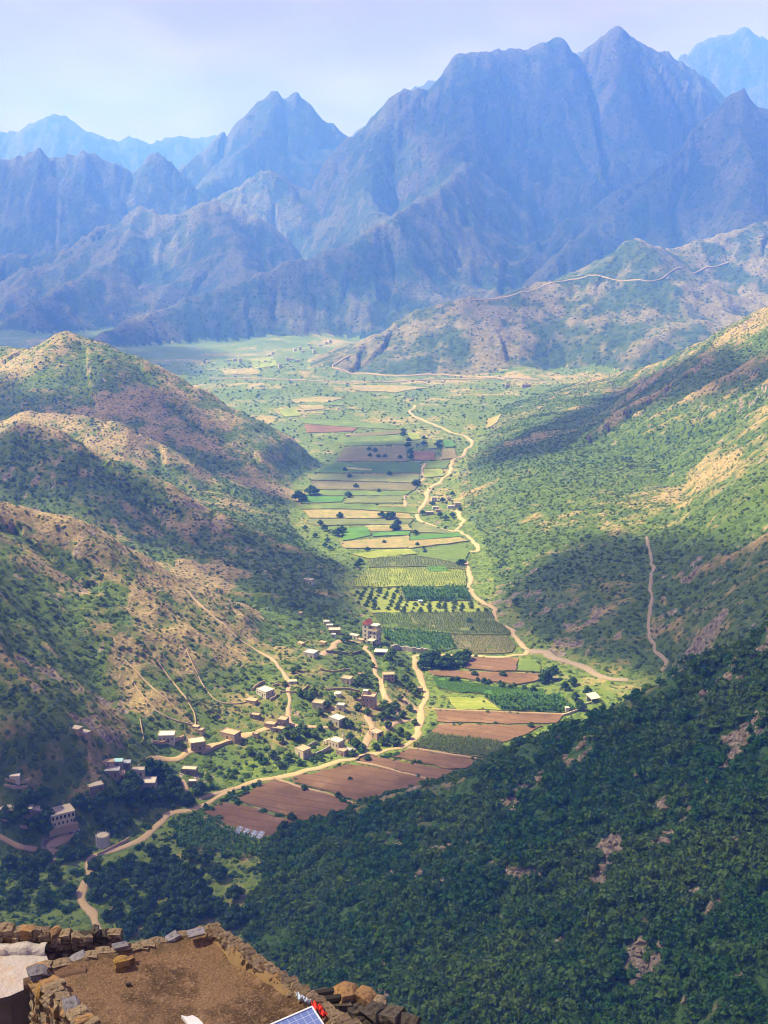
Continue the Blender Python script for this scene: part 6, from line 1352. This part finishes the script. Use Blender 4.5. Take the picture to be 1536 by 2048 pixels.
# lower yard and satellite dish
ZY = 211.3; y0 = [rp(-150, 1960, ZY), rp(120, 1960, ZY), rp(160, 2110, ZY), rp(-150, 2110, ZY)]; V, F = prism([q[:2] for q in y0[::-1]], 209, ZY); o = mesh_obj('yard', V, F, simple('grey_plaster_yard', (.27, .24, .26), .8, .25, 1.2, bmp=.03), kind='structure', label='grey plastered yard below the whitewashed roof')
def dish():
    P = rp(40, 2046, ZY + .75); root = empty('satellite_dish', (P[0], P[1], ZY), -.4, 'dark satellite dish half hidden behind the stone wall at the bottom left', 'dish')
    bm = bmesh.new(); rings = 6; seg = 28; vs = []
    for i in range(rings + 1):
        r = .42 * i / rings; vs.append([bm.verts.new((r * math.cos(k / seg * 6.283), r * math.sin(k / seg * 6.283), .5 * r * r)) for k in range(seg if i else 1)])
    for k in range(seg): bm.faces.new((vs[0][0], vs[1][k], vs[1][(k + 1) % seg]))
    for i in range(1, rings):
        for k in range(seg): bm.faces.new((vs[i][k], vs[i + 1][k], vs[i + 1][(k + 1) % seg], vs[i][(k + 1) % seg]))
    me = bpy.data.meshes.new('reflector'); bm.to_mesh(me); bm.free(); o = link('reflector', me, simple('dish_paint', (.07, .085, .10), .5, .2, 3, .4), root, smooth=True); o.location = (0, 0, .75); o.rotation_euler = (.75, -.25, 0)
    cyl('mast', (0, .06, -.02), (0, .06, .76), .03, M_ALU, root); cyl('feed_arm', (0, -.10, .62), (0, -.42, .92), .015, M_ALU, root); cyl('feed_horn', (0, -.42, .90), (0, -.46, .98), .035, M_SHUT, root)
dish()

# --- broken wall on the right, with boulders, beams, the panel and rags
W0 = rp(604, 2004, ZR - .05) + np.array([.25, .35, 0]); W1 = rp(800, 2062, ZR - .4); org2 = np.array([(W0 + W1)[0] / 2, (W0 + W1)[1] / 2, 209.0])
ruin = empty('ruined_wall', org2, 0, 'ruined stone wall right of the earth roof, its shadow painted dark', 'wall')
for k in range(9): course(W0, W1, ZR - .30 - .26 * k, .36, .28, .5, .02 * k, mats=(M_ST_D,), parent=ruin, org=org2, jit=.07)
V, F = prism([(W0 + np.array([0, .3, 0]))[:2], (W0 - np.array([.1, .1, 0]))[:2], (W1 - np.array([.1, .1, 0]))[:2], (W1 + np.array([0, .3, 0]))[:2]], 208, ZR - .3); mesh_obj('wall_core', [np.array(v) - org2 for v in V], F, M_CORE, ruin)
BLD = [((690, 1993), (.58, .46, .46), (.2, .45, .5), M_ST_O, 'large orange boulder highest on the ruined wall'), ((728, 1998), (.55, .40, .40), (.1, .55, -.5), M_ST_O, 'long orange boulder second on the ruined wall'), ((752, 2012), (.42, .36, .34), (.1, .2, .2), M_ST, 'grey topped boulder third on the ruined wall'), ((772, 2036), (.48, .36, .34), (.2, .3, -.4), M_ST_O, 'reddish boulder lowest on the ruined wall'),
       ((716, 2022), (.40, .32, .30), (.2, .1, .3), M_ST_D, 'dark block below the orange boulders'), ((745, 2040), (.38, .30, .30), (.2, .4, .3), M_ST_D, 'dark block below the grey topped boulder'), ((680, 2022), (.36, .3, .3), (.1, .3, .3), M_ST_D, 'dark block under the highest boulder'), ((695, 2045), (.36, .3, .3), (.3, .3, .1), M_ST_D, 'dark block at the bottom edge under the boulders')]  # dark blocks take the same near-black that paints the wall's shadow
for (x, y), sz, rt, m_, lb in BLD:
    p = rp(x, y, ZR - .05 - (y - 1993) * .006); o = stone(None, p, sz, rt, m_, 'boulder'); tag(o, lb, 'boulder')
M_CHAR = simple('charred_wood', (.022, .019, .018), .8, .4, 6)
for k, (a, b, lb) in enumerate([((612, 1992), (668, 1983), 'upper of the two charred beams beside the highest boulder'), ((632, 2004), (682, 1996), 'lower of the two charred beams beside the highest boulder')]):
    p = rp(a[0], a[1], ZR - .02); q = rp(b[0], b[1], ZR + .04); cyl('charred_beam', p, q, .10, M_CHAR, None, 8, lb, 'beam')
# solar panel in the corner of the roof
def big_panel():
    c = rp(624, 2013, ZR + .42); l = rp(524, 2056, ZR + .42); r = rp(668, 2062, ZR + .18)
    ex = (l - c); ex /= np.linalg.norm(ex); ey = r - c; ey = ey - ex * (ey @ ex); ey /= np.linalg.norm(ey); ez = np.cross(ex, ey)
    if ez[2] < 0: ez = -ez
    Mx = Matrix(((-ex[0], ey[0] * -1, ez[0], 0), (-ex[1], ey[1] * -1, ez[1], 0), (-ex[2], ey[2] * -1, ez[2], 0), (0, 0, 0, 1)))
    root = empty('solar_module', c, 0, 'blue solar panel with white frame at the bottom edge by the ruined wall', 'solar panel'); root.matrix_world = Matrix.Translation(Vector(c)) @ Mx
    L_, W_ = 1.65, .99
    part_box('cell_sheet', 'bp', [(-L_ + .03, -.03, -W_ + .03, -.03, -.01, .012)], M_SOLAR2, root)
    part_box('frame', 'bp', [(-L_, 0, -.03, 0, -.03, .03), (-L_, 0, -W_, -W_ + .03, -.03, .03), (-.03, 0, -W_ + .03, -.03, -.03, .03), (-L_, -L_ + .03, -W_ + .03, -.03, -.03, .03)], M_FRAMEW, root)
    for x in (-.2, -L_ + .2): part_box('support', 'bp', [(-.03, .03, -.03, .03, -.5, -.02)], M_ALU, root, (x, -.15, 0))
def m_solar2():
    def f(nt, b):
        co = obj_co(nt); br = N(nt, 'TexBrick'); br.offset = 0.0; br.inputs['Scale'].default_value = 1.0; br.inputs['Brick Width'].default_value = .158; br.inputs['Row Height'].default_value = .158; br.inputs['Mortar Size'].default_value = .004
        br.inputs['Color1'].default_value = (.10, .16, .38, 1); br.inputs['Color2'].default_value = (.115, .175, .40, 1); br.inputs['Mortar'].default_value = (.50, .55, .66, 1); nt.links.new(co, br.inputs['Vector'])
        b2 = N(nt, 'TexBrick'); b2.offset = 0.0; b2.inputs['Scale'].default_value = 1.0; b2.inputs['Brick Width'].default_value = 4.0; b2.inputs['Row Height'].default_value = .0527; b2.inputs['Mortar Size'].default_value = .0016; b2.inputs['Color1'].default_value = (0, 0, 0, 1); b2.inputs['Color2'].default_value = (0, 0, 0, 1); b2.inputs['Mortar'].default_value = (1, 1, 1, 1); nt.links.new(co, b2.inputs['Vector'])
        c = mixc(nt, mth(nt, 'MULTIPLY', b2.outputs['Color'], .5), br.outputs['Color'], (.45, .50, .62)); nt.links.new(c, b.inputs['Base Color']); b.inputs['Roughness'].default_value = .3; b.inputs['Specular IOR Level'].default_value = .5
    return mat('blue_solar_cells', f)
M_SOLAR2 = m_solar2(); M_FRAMEW = simple('white_frame', (.68, .69, .70), .4, .05, 2, .5)
big_panel()
def rag(pts, w, material, name, label, z0):
    """a crumpled strip of cloth along the points"""
    L = [rp(x, y, z0 + dz) for x, y, dz in pts]; V = []; F = []; n = 14
    P = smooth_line(np.array(L), np.hypot(*(L[-1] - L[0])[:2]) / n)
    for i, p in enumerate(P):
        for k in range(6):
            s = (k / 5 - .5) * w * (.5 + .8 * math.sin(math.pi * min(1, (i + .6) / len(P)))); V.append((p[0] + s, p[1] + .1 * s + .02 * math.sin(i * 1.7), p[2] + .05 * math.sin(k * 2.1 + i * .9) + .03 * math.cos(i * 2.3 + k)))
    for i in range(len(P) - 1):
        for k in range(5): F.append((i * 6 + k, i * 6 + k + 1, (i + 1) * 6 + k + 1, (i + 1) * 6 + k))
    o = mesh_obj(name, V, F, material, smooth=True, label=label, cat='cloth'); o.modifiers.new('cloth', 'SOLIDIFY').thickness = .012
rag([(626, 2006, .34), (634, 2014, .34), (642, 2022, .30), (652, 2034, .22)], .14, simple('red_cloth', (.55, .03, .02), .7, .2, 6), 'red_cloth', 'bright red cloth behind the solar panel', ZR)
rag([(594, 1988, .30), (602, 1996, .30), (612, 2000, .30), (622, 2006, .28)], .10, simple('pale_blue_cloth', (.40, .46, .58), .7, .25, 6), 'pale_cloth', 'pale bluish rag left of the red cloth', ZR)
